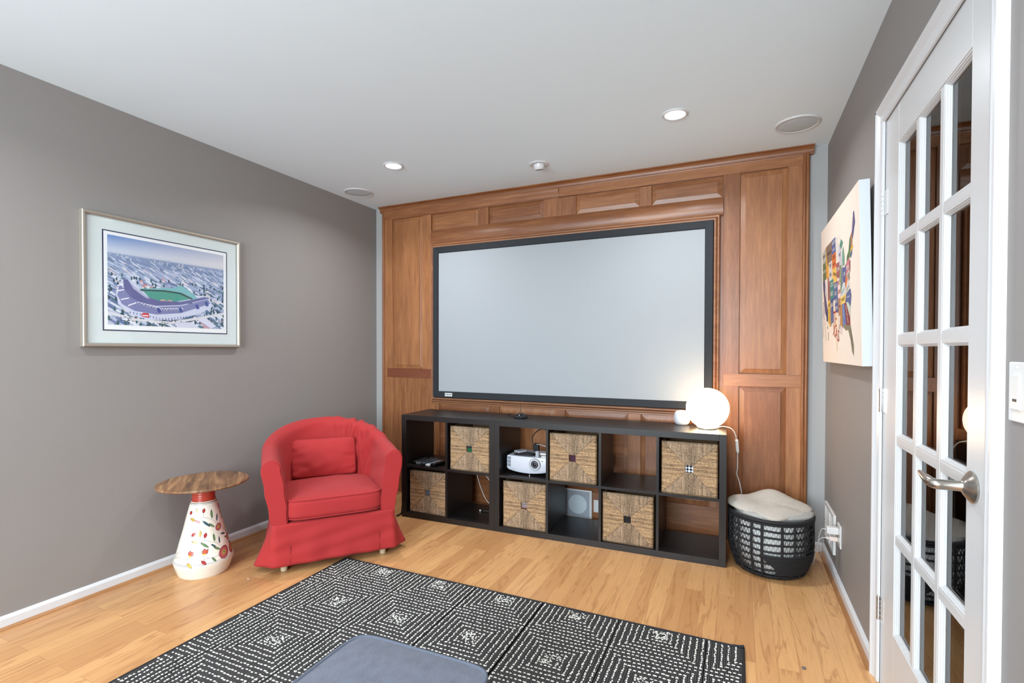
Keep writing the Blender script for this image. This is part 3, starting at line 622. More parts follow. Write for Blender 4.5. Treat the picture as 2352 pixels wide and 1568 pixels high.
# cord: from lamp, over the edge, down with inline switch to behind the blanket
cp = [(LX+.0598, LY+.022, HH+.006), (LX+.09, LY+.03, HH+.014), (LX+.135, LY+.03, HH+.004), (LX+.158, LY+.035, HH-.03), (LX+.165, LY+.04, HH-.07)]
c1 = tag(cable('lamp_cord', cp, .003, M_PLASTW), 'white lamp cord with inline switch hanging beside the shelf', 'cord')
cp2 = [(LX+.172, LY+.045, HH-.145), (LX+.172, LY+.06, HH-.24), (LX+.168, LY+.07, HH-.28), (LX+.185, LY+.08, HH-.34), (LX+.20, LY+.09, HH-.43), (LX+.205, LY+.10, HH-.52)]
cable('lower_cord', cp2, .003, M_PLASTW, c1)
b = B(); tube(b, smoothpath([(LX+.164, LY+.04, HH-.062), (LX+.167, LY+.042, HH-.075), (LX+.171, LY+.044, HH-.13), (LX+.173, LY+.045, HH-.15)], 6), [.003]*2+[.008, .010, .011]+[.011]*9+[.010, .007, .006, .005, .003], 14, flat=.8)
obj('inline_switch', b, M_PLASTW, c1, smooth=True)

# ================================================================ FRAMED PRINT (left wall)
t = thing('framed_print', 'silver framed print of a ballpark seen from the air, on the left wall', 'picture', (0, 0, 0))
ya, yb_, za, zb_ = -2.222, -1.370, 1.258, 1.937; xf = .030
M_FRM = mat0('champagne_metal', lin(176, 168, 156), .42, .6)
b = B(); rings = []
for s_, x in ((0, .001), (0, xf), (.003, xf+.003), (.012, xf+.003), (.018, xf-.004), (.019, xf-.010)):
    rings.append([b.verts.new(p) for p in ((x, ya+s_, za+s_), (x, yb_-s_, za+s_), (x, yb_-s_, zb_-s_), (x, ya+s_, zb_-s_))])
for a, c in zip(rings, rings[1:]):
    for k in range(4): b.faces.new((a[k], a[(k+1) % 4], c[(k+1) % 4], c[k]))
b.faces.new(rings[0]); obj('frame', b, M_FRM, t)
def plate(name, y0, y1, z0, z1, x, m, par=t): return bx(name, x-.0015, x, y0, y1, z0, z1, m, par, 0)
plate('mat_board', ya+.016, yb_-.016, za+.016, zb_-.016, xf-.0125, mat0('mat_pale_blue', lin(205, 214, 214), .8))
plate('inner_mat_line', -2.132, -1.454, 1.340, 1.857, xf-.0115, mat0('mat_navy', lin(44, 46, 78), .8))
plate('print_margin', -2.126, -1.460, 1.346, 1.851, xf-.0105, mat0('paper_white', lin(228, 231, 232), .7))
# the picture itself, painted in units u 0..1.4, v 0..1
pa = Paint(520, 372, 1.4, 1.0, (150, 164, 192)); random.seed(7)
sky = pa.Y < .2; tt = np.clip(pa.Y/.2, 0, 1)[..., None]; uu = np.clip(pa.X/1.4, 0, 1)[..., None]
skyc = srgb((92, 130, 190))*(1-tt)+srgb((205, 212, 222))*tt; skyc = skyc*(1-.55*uu)+srgb((222, 214, 208))*.55*uu
pa.C[sky] = skyc[sky]
hz = (pa.Y >= .2) & (pa.Y < .3); pa.C[hz] = srgb((112, 132, 168))
pa.poly([(.5, .205), (.75, .2), (1.05, .235), (1.0, .27), (.55, .26)], (84, 120, 160))
for i in range(26):
    x = random.uniform(.0, 1.4); h = random.uniform(.015, .05); y = .23+random.uniform(-.01, .03); w = random.uniform(.008, .022)
    pa.poly([(x, y), (x+w, y), (x+w, y-h), (x, y-h)], random.choice([(214, 214, 222), (190, 196, 214), (226, 214, 206), (160, 172, 200)]))
for i in range(900):      # receding blocks of roofs, streets and trees
    v = random.uniform(.22, 1)**1.0; k = (v-.15); x = random.uniform(-.2, 1.4); l = .04+.11*k; w = .012+.032*k; sk = -.9
    c = random.choice([(196, 202, 220), (170, 180, 206), (148, 160, 192), (120, 134, 172), (104, 120, 160), (90, 110, 150), (214, 200, 204), (76, 108, 124), (182, 192, 214), (214, 220, 230), (204, 210, 224)])
    pa.poly([(x, v), (x+l, v+l*.55), (x+l+w, v+l*.55-w*.3), (x+w, v-w*.3)], c)
for i in range(9):
    x, y = random.uniform(.25, .62), random.uniform(.40, .56); pa.poly([(x, y), (x+.03, y+.008), (x+.03, y+.03), (x, y+.022)], random.choice([(196, 140, 140), (180, 110, 116), (214, 184, 180)])); pa.poly([(x, y+.022), (x+.03, y+.03), (x+.03, y+.05), (x, y+.042)], (206, 196, 200))
for i in range(200):
    x, y = random.uniform(0, 1.4), random.uniform(.42, 1.0); pa.leaf(x, y, .012+.018*y, .006+.008*y, PI/2, random.choice([(44, 82, 92), (52, 96, 100), (38, 66, 84)]), (34, 54, 80), .0008)
hw_ = (np.exp(-np.abs(pa.Y-.205)/np.where(pa.Y < .205, .018, .075))*np.where(pa.Y < .205, .9, .62))[..., None]; pa.C[:] = pa.C*(1-hw_)+srgb((146, 160, 190))*hw_
def q(X_, Y_): u_ = (X_-393)/1040; return (u_*1.4, (Y_-(385+185*u_))/(810-152*u_))
Q = lambda l: [q(*p) for p in l]
pa.poly(Q([(495, 790), (455, 900), (470, 1010), (560, 1100), (700, 1150), (950, 1145), (1185, 1090), (1305, 1030), (1300, 985), (1240, 930), (700, 900), (545, 780)]), (196, 202, 222))
pa.poly(Q([(480, 830), (465, 930), (500, 1010), (600, 1070), (780, 1100), (1000, 1085), (1290, 1000), (1265, 960), (1000, 1020), (780, 1030), (620, 980), (545, 900)]), (118, 124, 168))
pa.poly(Q([(510, 785), (515, 870), (560, 940), (640, 992), (780, 1022), (1000, 1012), (1270, 955), (1235, 938), (1000, 982), (800, 974), (705, 938), (600, 850), (545, 785)]), (96, 98, 146))
pa.poly(Q([(545, 785), (600, 850), (705, 938), (800, 974), (1000, 982), (1110, 962), (960, 985), (790, 980), (690, 950), (590, 870)]), (170, 172, 200))
pa.poly(Q([(635, 868), (760, 862), (935, 855), (1000, 835), (1055, 868), (1160, 948), (1110, 965), (980, 915), (860, 892), (660, 892)]), (120, 176, 182))
pa.poly(Q([(640, 872), (850, 878), (1000, 900), (1120, 955), (1100, 962), (980, 918), (850, 892), (650, 888)]), (46, 74, 70))
pa.poly(Q([(668, 890), (850, 892), (985, 912), (1095, 958), (950, 982), (800, 974), (715, 942)]), (72, 148, 134))
pa.ell(*q(868, 974), .075, .012, (224, 172, 158)); pa.ell(*q(868, 970), .03, .006, (72, 148, 134))
pa.C[(pa.mask(Q([(700, 938), (800, 974), (1000, 982), (1110, 962), (1110, 1000), (780, 1005)])))] = srgb((96, 98, 146))
for i in range(16):
    a, b2 = 625+i*25, 985+min(i, 8)*7-max(0, i-9)*1; p = q(a, b2); pa.poly([(p[0], p[1]), (p[0]+.022, p[1]+.004), (p[0]+.022, p[1]+.032), (p[0], p[1]+.028)], (226, 228, 236)); pa.poly([(p[0]+.005, p[1]+.01), (p[0]+.018, p[1]+.013), (p[0]+.018, p[1]+.032), (p[0]+.005, p[1]+.028)], (40, 48, 96))
for a, c in (((470, 890), (515, 880)), ((495, 968), (550, 955)), ((550, 1022), (610, 995)), ((468, 842), (505, 832))): pa.line([q(*a), q(*c)], .012, (232, 230, 236))
for a in ((780, 1045), (975, 1040), (1135, 1010), (1230, 985)): pa.poly(Q([(a[0], a[1]), (a[0]+28, a[1]-5), (a[0]+45, a[1]+35), (a[0]+15, a[1]+40)]), (60, 76, 140))
for i in range(22):
    p = q(560+i*27, 1075+min(i, 9)*6-max(0, i-12)*3); pa.poly([(p[0], p[1]), (p[0]+.010, p[1]+.002), (p[0]+.010, p[1]+.022), (p[0], p[1]+.02)], (90, 100, 150))
pa.poly(Q([(655, 1095), (670, 1085), (715, 1090), (718, 1132), (655, 1120)]), (190, 48, 60)); pa.poly(Q([(662, 1103), (710, 1107), (710, 1118), (662, 1114)]), (236, 220, 220))
pa.line([q(395, 1090), q(620, 1150), q(900, 1175), q(1180, 1130), q(1430, 1090)], .03, (206, 208, 214))
for i in range(60):
    u_ = random.random(); p = (u_*1.4, .925+random.uniform(-.02, .05)-.05*abs(u_-.5)); pa.poly([(p[0], p[1]), (p[0]+.02, p[1]+.003), (p[0]+.02, p[1]+.012), (p[0], p[1]+.01)], random.choice([(60, 60, 84), (226, 226, 232), (120, 60, 74), (170, 180, 200), (40, 44, 70)]))
pa.poly(Q([(940, 1175), (1100, 1165), (1150, 1200), (1140, 1222), (960, 1215)]), (200, 204, 222)); pa.poly(Q([(1165, 1150), (1240, 1125), (1350, 1200), (1300, 1225)]), (206, 208, 226)); pa.poly(Q([(1180, 1165), (1300, 1225), (1230, 1225)]), (190, 150, 160))
ny, nz = 521, 373; yy = np.linspace(-2.110, -1.478, ny); zz = np.linspace(1.834, 1.372, nz); YY, ZZ = np.meshgrid(yy, zz)
grid_mesh('print', np.stack([np.full_like(YY, xf-.0100), YY, ZZ], -1), ny, nz, attr_mat('print_ink', .5), t, pa.C)
M_PGL = bpy.data.materials.new('picture_glass'); M_PGL.use_nodes = True
nt2 = M_PGL.node_tree; nt2.nodes.remove(nt2.nodes['Principled BSDF']); tr2 = N(M_PGL, 'ShaderNodeBsdfTransparent'); gl2 = N(M_PGL, 'ShaderNodeBsdfGlossy', Roughness=.03); ms2 = N(M_PGL, 'ShaderNodeMixShader'); ms2.inputs[0].default_value = .02
L(M_PGL, tr2, 0, ms2, 1); L(M_PGL, gl2, 0, ms2, 2); nt2.links.new(ms2.outputs[0], nt2.nodes['Material Output'].inputs[0])
plate('glazing', ya+.018, yb_-.018, za+.018, zb_-.018, xf-.006, M_PGL)

# ================================================================ CANVAS MAP (right wall)
t = thing('canvas_print', 'white-edged canvas with a patchwork lettered map of the United States, on the right wall', 'canvas print', (W-.002, -.195, 1.182))
CWd, CHt, CT = .988, .748, .038; t.rotation_euler = (0, R(-1.4), 0)   # leans forward a little at the top
def cvx(y, z, d): return (-CT-d, -y, z)
b = B(); box(b, -CT+.0008, 0, -CWd, 0, 0, CHt, .0015); obj('stretcher', b, M_CANVS, t)
b = B(); box(b, -CT, -CT+.0008, -CWd+.0008, -.0008, .0008, CHt-.0008); obj('canvas_face', b, M_CANV, t)
ST = {  # lon/lat outlines, colour
 'washington': ([(-124.5, 48.3), (-117, 49), (-117, 46), (-119, 46), (-121, 45.7), (-124, 46.2)], (176, 176, 168)),
 'oregon': ([(-124, 46.2), (-121, 45.7), (-119, 46), (-117, 46), (-117, 42), (-124.3, 42)], (96, 112, 76)),
 'california': ([(-124.3, 42), (-120, 42), (-120, 39), (-114.6, 35), (-114.7, 32.7), (-117.1, 32.5), (-118.5, 34), (-120.6, 34.6), (-122.5, 37.5), (-124, 40)], (58, 62, 110)),
 'nevada': ([(-120, 42), (-114, 42), (-114, 36), (-114.6, 35), (-120, 39)], (226, 212, 202)),
 'idaho': ([(-117, 49), (-116, 49), (-116, 47.8), (-114.4, 45.6), (-113, 44.5), (-111, 44.5), (-111, 42), (-117, 42)], (222, 160, 62)),
 'montana': ([(-116, 49), (-104, 49), (-104, 45), (-111, 45), (-111, 44.5), (-113, 44.5), (-114.4, 45.6), (-116, 47.8)], (128, 104, 88)),
 'wyoming': ([(-111, 45), (-104, 45), (-104, 41), (-111, 41)], (204, 194, 186)),
 'utah': ([(-114, 42), (-111, 42), (-111, 41), (-109, 41), (-109, 37), (-114, 37)], (152, 98, 90)),
 'arizona': ([(-114, 37), (-109, 37), (-109, 31.3), (-111, 31.3), (-114.7, 32.6)], (216, 172, 70)),
 'colorado': ([(-109, 41), (-102, 41), (-102, 37), (-109, 37)], (60, 126, 116)),
 'new_mexico': ([(-109, 37), (-103, 37), (-103, 32), (-108.2, 31.8), (-108.2, 31.3), (-109, 31.3)], (70, 78, 126)),
 'north_dakota': ([(-104, 49), (-97.2, 49), (-96.6, 46), (-104, 46)], (84, 92, 140)),
 'south_dakota': ([(-104, 46), (-96.6, 46), (-96.5, 43), (-104, 43)], (206, 108, 48)),
 'nebraska': ([(-104, 43), (-98, 43), (-96.5, 42.5), (-95.3, 40), (-102, 40), (-102, 41), (-104, 41)], (220, 174, 84)),
 'kansas': ([(-102, 40), (-95, 40), (-94.6, 37), (-102, 37)], (84, 92, 132)),
 'oklahoma': ([(-103, 37), (-94.6, 37), (-94.4, 33.7), (-97, 33.8), (-100, 34.5), (-100, 36.5), (-103, 36.5)], (74, 84, 134)),
 'texas': ([(-103, 36.5), (-100, 36.5), (-100, 34.5), (-97, 33.8), (-94.3, 33.5), (-93.8, 31), (-94, 29.6), (-97, 28), (-97.3, 26), (-99, 26.5), (-101, 29.7), (-103, 29), (-104.8, 30.5), (-106.6, 31.8), (-103, 32)], (226, 206, 178)),
 'minnesota': ([(-97.2, 49), (-94.5, 49.2), (-89.6, 48), (-92.2, 46.6), (-92.8, 45), (-91.2, 43.5), (-96.5, 43.5), (-96.6, 46)], (224, 216, 204)),
 'iowa': ([(-96.5, 43.5), (-91.2, 43.5), (-90.3, 41.8), (-91.5, 40.4), (-95.8, 40.5)], (150, 84, 88)),
 'missouri': ([(-95.8, 40.5), (-91.5, 40.4), (-90, 38.5), (-89.2, 36.6), (-94.6, 36.5), (-94.6, 39)], (222, 196, 188)),
 'arkansas': ([(-94.6, 36.5), (-89.8, 36.3), (-91, 33), (-94, 33)], (166, 120, 92)),
 'louisiana': ([(-94, 33), (-91, 33), (-91.4, 31), (-89.7, 31), (-89.2, 29.2), (-91, 29.3), (-93.8, 29.7)], (214, 196, 190)),
 'wisconsin': ([(-92.2, 46.6), (-90, 46.4), (-87.7, 45), (-87.8, 42.5), (-90.7, 42.5), (-92.8, 45)], (190, 184, 196)),
 'illinois': ([(-90.7, 42.5), (-87.7, 42.5), (-87.6, 39), (-89, 37), (-90, 38.5), (-91.4, 40.2), (-90.3, 41.8)], (110, 128, 76)),
 'michigan': ([(-86.5, 42), (-83, 42), (-82.5, 43.5), (-84, 45.6), (-86, 45), (-86.4, 43.5)], (92, 142, 122)),
 'upper_peninsula': ([(-90, 46.5), (-87.5, 47.4), (-84.5, 46.4), (-85.5, 46), (-87.7, 45.4)], (84, 132, 116)),
 'indiana': ([(-87.6, 41.8), (-84.8, 41.8), (-84.8, 39), (-87.7, 38)], (92, 98, 136)),
 'ohio': ([(-84.8, 41.8), (-83, 41.5), (-80.6, 42), (-80.6, 40.5), (-82.3, 38.6), (-84.8, 39)], (80, 90, 134)),
 'kentucky': ([(-89, 37), (-87.7, 38), (-84.8, 39), (-82.6, 38.4), (-83.6, 36.7), (-89, 36.6)], (196, 204, 200)),
 'tennessee': ([(-90, 36.4), (-81.8, 36.6), (-84.3, 35), (-90.2, 35)], (222, 186, 96)),
 'mississippi': ([(-90.2, 35), (-88.2, 35), (-88.4, 30.4), (-89.7, 31), (-91.4, 31), (-91, 33)], (190, 134, 62)),
 'alabama': ([(-88.2, 35), (-85.5, 35), (-85, 31), (-87.5, 31), (-88.2, 30.3)], (84, 108, 164)),
 'georgia': ([(-85.5, 35), (-83.2, 35), (-81, 32), (-81.6, 30.7), (-85, 30.8)], (132, 52, 52)),
 'florida': ([(-87.5, 31), (-85, 30.9), (-81.5, 30.7), (-80.1, 27), (-80.4, 25.2), (-81.8, 26), (-82.7, 28), (-83.8, 30), (-85.4, 29.8), (-87.4, 30.4)], (126, 118, 92)),
 'south_carolina': ([(-83.2, 35), (-80.8, 34.9), (-78.8, 33.8), (-81, 32)], (186, 196, 180)),
 'north_carolina': ([(-84.3, 35), (-81.8, 36.6), (-76, 36.6), (-75.8, 35.3), (-78.5, 33.9), (-80.8, 34.9), (-83.2, 35)], (84, 92, 134)),
 'virginia': ([(-83.6, 36.7), (-82, 37.5), (-80, 38.2), (-77.8, 39.2), (-76.2, 37.8), (-76, 36.6)], (206, 198, 190)),
 'west_virginia': ([(-82.3, 38.4), (-80.6, 40.4), (-79.5, 39.4), (-78, 39.3), (-80.2, 38), (-81.8, 37.4)], (206, 106, 56)),
 'pennsylvania': ([(-80.5, 42), (-75.2, 42), (-75, 40), (-80.5, 39.8)], (190, 120, 126)),
 'maryland': ([(-79.4, 39.7), (-75.8, 39.7), (-75.2, 38.2), (-76.5, 38.2), (-77.5, 39)], (138, 126, 104)),
 'new_york': ([(-79.7, 42.2), (-79, 43.2), (-76.3, 43.5), (-75, 45), (-73.4, 45), (-73.5, 41.3), (-75.2, 42)], (98, 122, 82)),
 'new_jersey': ([(-75.4, 41.3), (-74, 41), (-74.6, 39), (-75.4, 39.6)], (128, 56, 60)),
 'vermont': ([(-73.4, 45), (-71.6, 45), (-72.4, 42.8), (-73.3, 42.8)], (140, 98, 84)),
 'new_hampshire': ([(-71.6, 45), (-71, 45.2), (-70.8, 43), (-72.4, 42.8)], (176, 120, 80)),
 'massachusetts': ([(-73.4, 42.7), (-70.8, 42.7), (-70, 41.8), (-73.4, 42)], (222, 168, 62)),
 'connecticut': ([(-73.4, 42), (-71.2, 42), (-71.6, 41.3), (-73.6, 41.1)], (74, 82, 140)),
 'maine': ([(-71, 45.3), (-70, 46.6), (-69, 47.4), (-68, 47.2), (-67, 44.9), (-70.4, 43.3)], (72, 74, 132)),
}
def mp_old_(lon, lat): return ((lon+124.8)/57.8*.80+.055, (lat-25)/24.2*.47+.130+max(0, lon+80)/13*.055)
def mp_(lon, lat): return ((lon+124.8)/57.8*.865+.045+max(0, min(9, lon+90))/9*.13*max(0, min(1, (38-lat)/10)), (lat-25)/24.2*.60+.035+max(0, lon+78)/11*.07)
ctr = lambda p: (sum(a for a, _ in p)/len(p), sum(c for _, c in p)/len(p))
allf = B(); mats_ = []
for name, (poly, colr) in ST.items():
    b = B(); vs = [b.verts.new(cvx(*mp_(lo, la), .0008)) for lo, la in poly]; b.faces.new(vs)
    obj(name+'_patch', b, mat0('patch_'+name, lin(*colr), .8), t)
def text_mesh(s_, size):
    cu = bpy.data.curves.new('txt', 'FONT'); cu.body = s_; cu.size = size; cu.align_x = 'CENTER'; cu.align_y = 'CENTER'; cu.resolution_u = 2
    o = bpy.data.objects.new('txt', cu); COL.objects.link(o); dg = bpy.context.evaluated_depsgraph_get(); me = bpy.data.meshes.new_from_object(o.evaluated_get(dg)); bpy.data.objects.remove(o); return me
M_INK = mat0('ink_dark', lin(48, 40, 44), .8); M_INKO = mat0('ink_orange', lin(214, 150, 70), .8); M_INKW = mat0('ink_cream', lin(232, 226, 216), .8); M_INKR = mat0('ink_red', lin(168, 40, 36), .8); M_INKN = mat0('ink_navy', lin(44, 50, 100), .8)
TXT = [('CALIFORNIA', -119.9, 37.2, -52, .030, .9, M_INKO), ('NEVADA', -117.6, 39.4, -62, .028, 1, M_INK), ('OREGON', -120.6, 44, 0, .028, 1.6, M_INKW), ('WASH', -120.6, 47.4, 0, .026, 1.4, M_INK), ('IDAHO', -115, 43.5, 90, .022, .9, M_INK), ('MONTANA', -109.5, 47, 0, .028, 1.6, M_INK),
       ('WYO', -107.5, 44.1, 0, .034, .9, M_INK), ('MING', -107.5, 42.2, 0, .032, .9, M_INK), ('UTAH', -111.5, 39, 90, .03, 1, M_INK), ('COLO', -105.5, 40, 0, .036, 1.0, M_INKW), ('RADO', -105.5, 38.1, 0, .036, 1.0, M_INKW), ('ARI', -111.6, 36, 0, .03, 1.2, M_INK), ('ZONA', -111.6, 33.6, 90, .03, 1, M_INK), ('NEW', -106, 35.7, 0, .032, 1.3, M_INKW), ('MEXICO', -106, 33.5, 90, .03, 1.2, M_INKW),
       ('NORTH', -100.4, 48.2, 0, .03, 1, M_INKW), ('DAKOTA', -100.4, 46.8, 0, .026, 1, M_INKW), ('SOUTH', -100.4, 45.2, 0, .03, 1, M_INK), ('DAKOTA', -100.4, 43.8, 0, .026, 1, M_INK), ('NEBRASKA', -99, 41.6, -12, .022, 1.4, M_INK), ('KAN', -98.4, 39.2, 0, .036, 1.3, M_INKW), ('SAS', -98.4, 37.7, 0, .034, 1.3, M_INKW), ('OKLA', -97.8, 36.1, 0, .03, 1.2, M_INKW), ('HOMA', -97.2, 34.7, 0, .026, 1.1, M_INKW),
       ('TE', -100.2, 32.4, 0, .125, .8, M_INKR), ('XAS', -98.9, 29.6, -14, .100, 1.1, M_INKR), ('MINNESOTA', -94.4, 46.2, 84, .021, 1, M_INK), ('IOWA', -93.3, 42.1, 0, .03, 1.3, M_INKW), ('MISS', -93, 39.4, 0, .032, 1.1, M_INKR), ('OURI', -92.2, 37.6, 0, .032, 1.1, M_INKR), ('ILLINOIS', -89.2, 40.2, 90, .026, 1.1, M_INKW), ('WIS', -90, 44.6, 0, .026, 1.2, M_INK), ('ARKANSAS', -92.2, 34.8, 0, .017, 1.0, M_INK), ('LA', -92.2, 30.8, 0, .03, 1.2, M_INK),
       ('MISSISSIPPI', -89.7, 33, 84, .021, .85, M_INKN), ('ALABAMA', -86.7, 33, 88, .024, 1, M_INKW), ('GEORGIA', -83.4, 32.8, -60, .024, 1, M_INKW), ('FLORIDA', -81.8, 28.4, -66, .020, 1, M_INK), ('TENNESSEE', -86.6, 35.8, 4, .017, 1.5, M_INK), ('OHIO', -82.7, 40.3, 0, .026, .9, M_INKW), ('INDIANA', -86.2, 40, 90, .02, 1, M_INKW), ('MICHIGAN', -84.5, 43.7, 80, .018, 1, M_INKW), ('PENN', -77.8, 41, 0, .026, 1.2, M_INKW), ('NEW YORK', -75.6, 43, 40, .016, 1, M_INK), ('MAINE', -69, 45.6, 70, .022, 1, M_INKO), ('VIRGINIA', -79, 37.4, 15, .015, 1.2, M_INK), ('N CAROLINA', -79.6, 35.8, 0, .015, 1.3, M_INKW), ('KENTUCKY', -85.8, 37.4, 15, .015, 1.2, M_INK)]
for s_, lo, la, an, sz, st, m in TXT:
    me = text_mesh(s_, sz*(.72 if len(s_) > 5 and an == 0 else .95)); y0, zz0 = mp_(lo, la); ca, sa = math.cos(R(an)), math.sin(R(an))
    for v in me.vertices:
        x, y = v.co.x*(1 if an else st*.8), v.co.y*(1.0 if not an else st*.8); v.co = cvx(y0+x*ca-y*sa, zz0+x*sa+y*ca, .0014)
    me.materials.clear(); link('lettering', me, m, t)
b = B()
for pts, w in (([(.035, .30), (.05, .34), (.075, .33), (.085, .27), (.10, .20), (.125, .12)], .0012), ([(.035, .30), (.03, .25), (.05, .22), (.035, .14)], .0012), ([(.055, .30), (.07, .29), (.06, .26), (.075, .24)], .0016)):
    tube(b, [cvx(p[0], p[1], .0010) for p in pts], w, 6, flat=.4)
obj('alaska_outline', b, mat0('pencil_grey', lin(150, 140, 138), .8), t)
b = B()
for y, z, r in ((.13, .26, .004), (.15, .235, .006), (.165, .21, .004), (.18, .19, .009)): lathe(b, [(r, 0), (r, .0006)], 10, mtx=Matrix.Translation(cvx(y, z, .0004)) @ Matrix.Rotation(R(-90), 4, 'Y'))
box(b, -CT-.001, -CT-.0003, -.205, -.195, .12, .165, .0); obj('island_patches', b, mat0('patch_islands', lin(98, 112, 70), .8), t)

# ================================================================ WALL VENT, OUTLET, CHARGERS
t = thing('wall_vent', 'white louvered wall vent low on the right wall beside the basket', 'vent', (W, -.238, .235))
b = B(); vw, vh = .152, .108
for y0, y1, z0_, z1_ in ((-vw, vw, vh-.018, vh), (-vw, vw, -vh, -vh+.018), (-vw, -vw+.02, -vh+.018, vh-.018), (vw-.02, vw, -vh+.018, vh-.018), (-.008, .008, -vh+.018, vh-.018)): box(b, -.012, -.0, y0, y1, z0_, z1_)
obj('frame', b, M_PLASTW, t)
bx('duct_back', -.002, -.0005, -vw+.01, vw-.01, -vh+.01, vh-.01, M_BLACK, t, 0)
for k in range(11):
    z = -vh+.027+k*.0155; b = B(); box(b, -.0105, -.003, -vw+.02, vw-.02, z-.0012, z+.0012, mtx=Matrix.Translation((0, 0, z)) @ Matrix.Rotation(R(-35), 4, 'Y') @ Matrix.Translation((0, 0, -z))); obj('louver', b, M_PLASTW, t)
for y in (-vw+.01, vw-.01): b = B(); lathe(b, [(.004, 0), (.003, .002)], 12, mtx=Matrix.Translation((-.012, y, 0)) @ Matrix.Rotation(R(-90), 4, 'Y')); obj('screw', b, M_METAL, t)
OY, OZ = -.515, .278
t = thing('wall_outlet', 'white double outlet plate on the right wall with chargers plugged in', 'outlet', (W, OY, OZ)); bx('plate', -.007, 0, -.045, .045, -.058, .058, M_PLASTW, t, .003)
for z in (-.021, .021): bx('socket', -.009, -.005, -.016, .016, z-.014, z+.014, M_PLASTW, t, .003)
t = thing('phone_charger', 'small white cube charger in the upper socket near the basket', 'charger', (W-.0095, OY, OZ+.018)); bx('charger_body', -.052, 0, -.018, .018, -.012, .022, M_PLASTW, t, .004, 3); bx('usb_port', -.0526, -.0515, -.008, .008, .002, .008, M_GREYP, t, 0)
t = thing('plug_adapter', 'beige flat plug in the lower socket near the basket', 'plug', (W-.0095, OY, OZ-.022)); bx('plug_body', -.040, 0, -.014, .014, -.010, .014, mat0('beige_plastic', lin(220, 205, 196), .4), t, .006, 3); bx('strain_relief', -.052, -.040, -.005, .005, -.003, .007, M_PLASTW, t, .002)
tag(cable('charger_cable', [(W-.063, OY, OZ+.024), (W-.08, OY+.03, OZ+.01), (W-.085, OY+.10, OZ-.08), (W-.06, OY+.20, .10), (W-.07, OY+.30, .02), (W-.10, OY+.38, .006)], .0022, M_PLASTW), 'thin white charger cable sagging from the cube charger down to the floor', 'cable')
tag(cable('plug_cable', [(W-.063, OY, OZ-.02), (W-.085, OY+.05, OZ-.05), (W-.09, OY+.14, .12), (W-.095, OY+.20, .04), (W-.10, OY+.26, .006)], .0026, M_PLASTW), 'white cable hanging from the beige flat plug behind the black basket', 'cable')
tag(cable('black_cable', [(.66, -.20, .006), (.62, -.32, .05), (.645, -.42, .10), (.63, -.36, .17), (.62, -.28, .22), (.64, -.22, .12), (.60, -.40, .05), (.65, -.50, .008), (.665, -.575, .008)], .006, M_BLACK), 'black cable bundle on the floor between the armchair and the short shelf', 'cable')

# ================================================================ LAUNDRY BASKET + BLANKET
KX, KY = 3.143, -.385; KH = .325
t = thing('laundry_basket', 'round black openwork rope basket in the right corner', 'basket', (KX, KY, 0))
def kr(z): 
    f = z/KH; return .170+.048*math.sin(min(1, f*1.8)*PI/2)-.004*f
M_ROPE = noise_mat('black_rope', lin(22, 23, 27), .7, .3, 60, .5, 500, .002)
def circ(r, z, n=72): return [(r*math.cos(2*PI*i/n), r*math.sin(2*PI*i/n), z) for i in range(n)]
b = B(); tube(b, circ(kr(KH)+.001, KH), .009, 10, True); tube(b, circ(kr(KH)+.001, KH-.014), .007, 8, True); obj('rim', b, M_ROPE, t, smooth=True)
b = B(); lathe(b, [(.0, .003), (.150, .003), (.168, .006), (.172, .014), (.168, .018), (.0, .010)], 64, cap=False); obj('base', b, M_ROPE, t, smooth=True)
nrow = 8; zs = [.022+(KH-.036)*k/nrow for k in range(nrow+1)]; rw = random.Random(3)
b = B()
for z in zs[:-1]: tube(b, [(kr(z)*math.cos(a), kr(z)*math.sin(a), z+.002*math.sin(5*a+z*40)) for a in [2*PI*i/72 for i in range(72)]], .0055, 8, True, flat=1)
obj('rope_rings', b, M_ROPE, t, smooth=True)
b = B()
for k in range(18):
    a = 2*PI*k/18+.06*math.sin(k*2.3); tube(b, [((kr(z)+.001)*math.cos(a), (kr(z)+.001)*math.sin(a), z) for z in np.linspace(.014, KH-.01, 12)], .0068, 8, flat=.8)
obj('ribs', b, M_ROPE, t, smooth=True)
b = B(); nz_ = 126
for r_i in range(nrow):
    z0_, z1_ = zs[r_i], zs[r_i+1]; pts = []
    for k in range(nz_):
        a = 2*PI*(k+rw.uniform(-.16, .16))/nz_; z = (z0_ if k % 2 == 0 else z1_); r = kr(z)+.002*(-1)**r_i; pts.append((r*math.cos(a), r*math.sin(a), z))
    tube(b, pts, .0026, 5, True)
obj('zigzag_weave', b, M_ROPE, t, smooth=True)
# dense patch on the right front of the basket (rope worked tight)
b = B()
for z in np.arange(.04, .145, .0085):
    a0, a1 = R(-96)+.2*math.sin(z*30), R(-10)
    tube(b, [((kr(z)+.003)*math.cos(a), (kr(z)+.003)*math.sin(a), z) for a in np.linspace(a0, a1, 20)], .0048, 6)
obj('solid_band', b, M_ROPE, t, smooth=True)
b = B(); lathe(b, [(.0, .022), (.148, .022), (.160, .05), (kr(.15)-.020, .15), (kr(KH)-.020, KH-.02), (kr(KH)-.05, KH-.005), (.0, KH-.002)], 56, cap=False)
ln = tag(obj('white_laundry', b, noise_mat('white_cloth', lin(226, 226, 222), .9, .06, 14, .4, 40, .01), smooth=True), 'white cloth filling the inside of the black openwork basket', 'laundry'); ln.location = (KX, KY, 0)
M_TOWEL = noise_mat('oat_terry', lin(196, 188, 178), .95, .10, 40, .9, 320, .006)
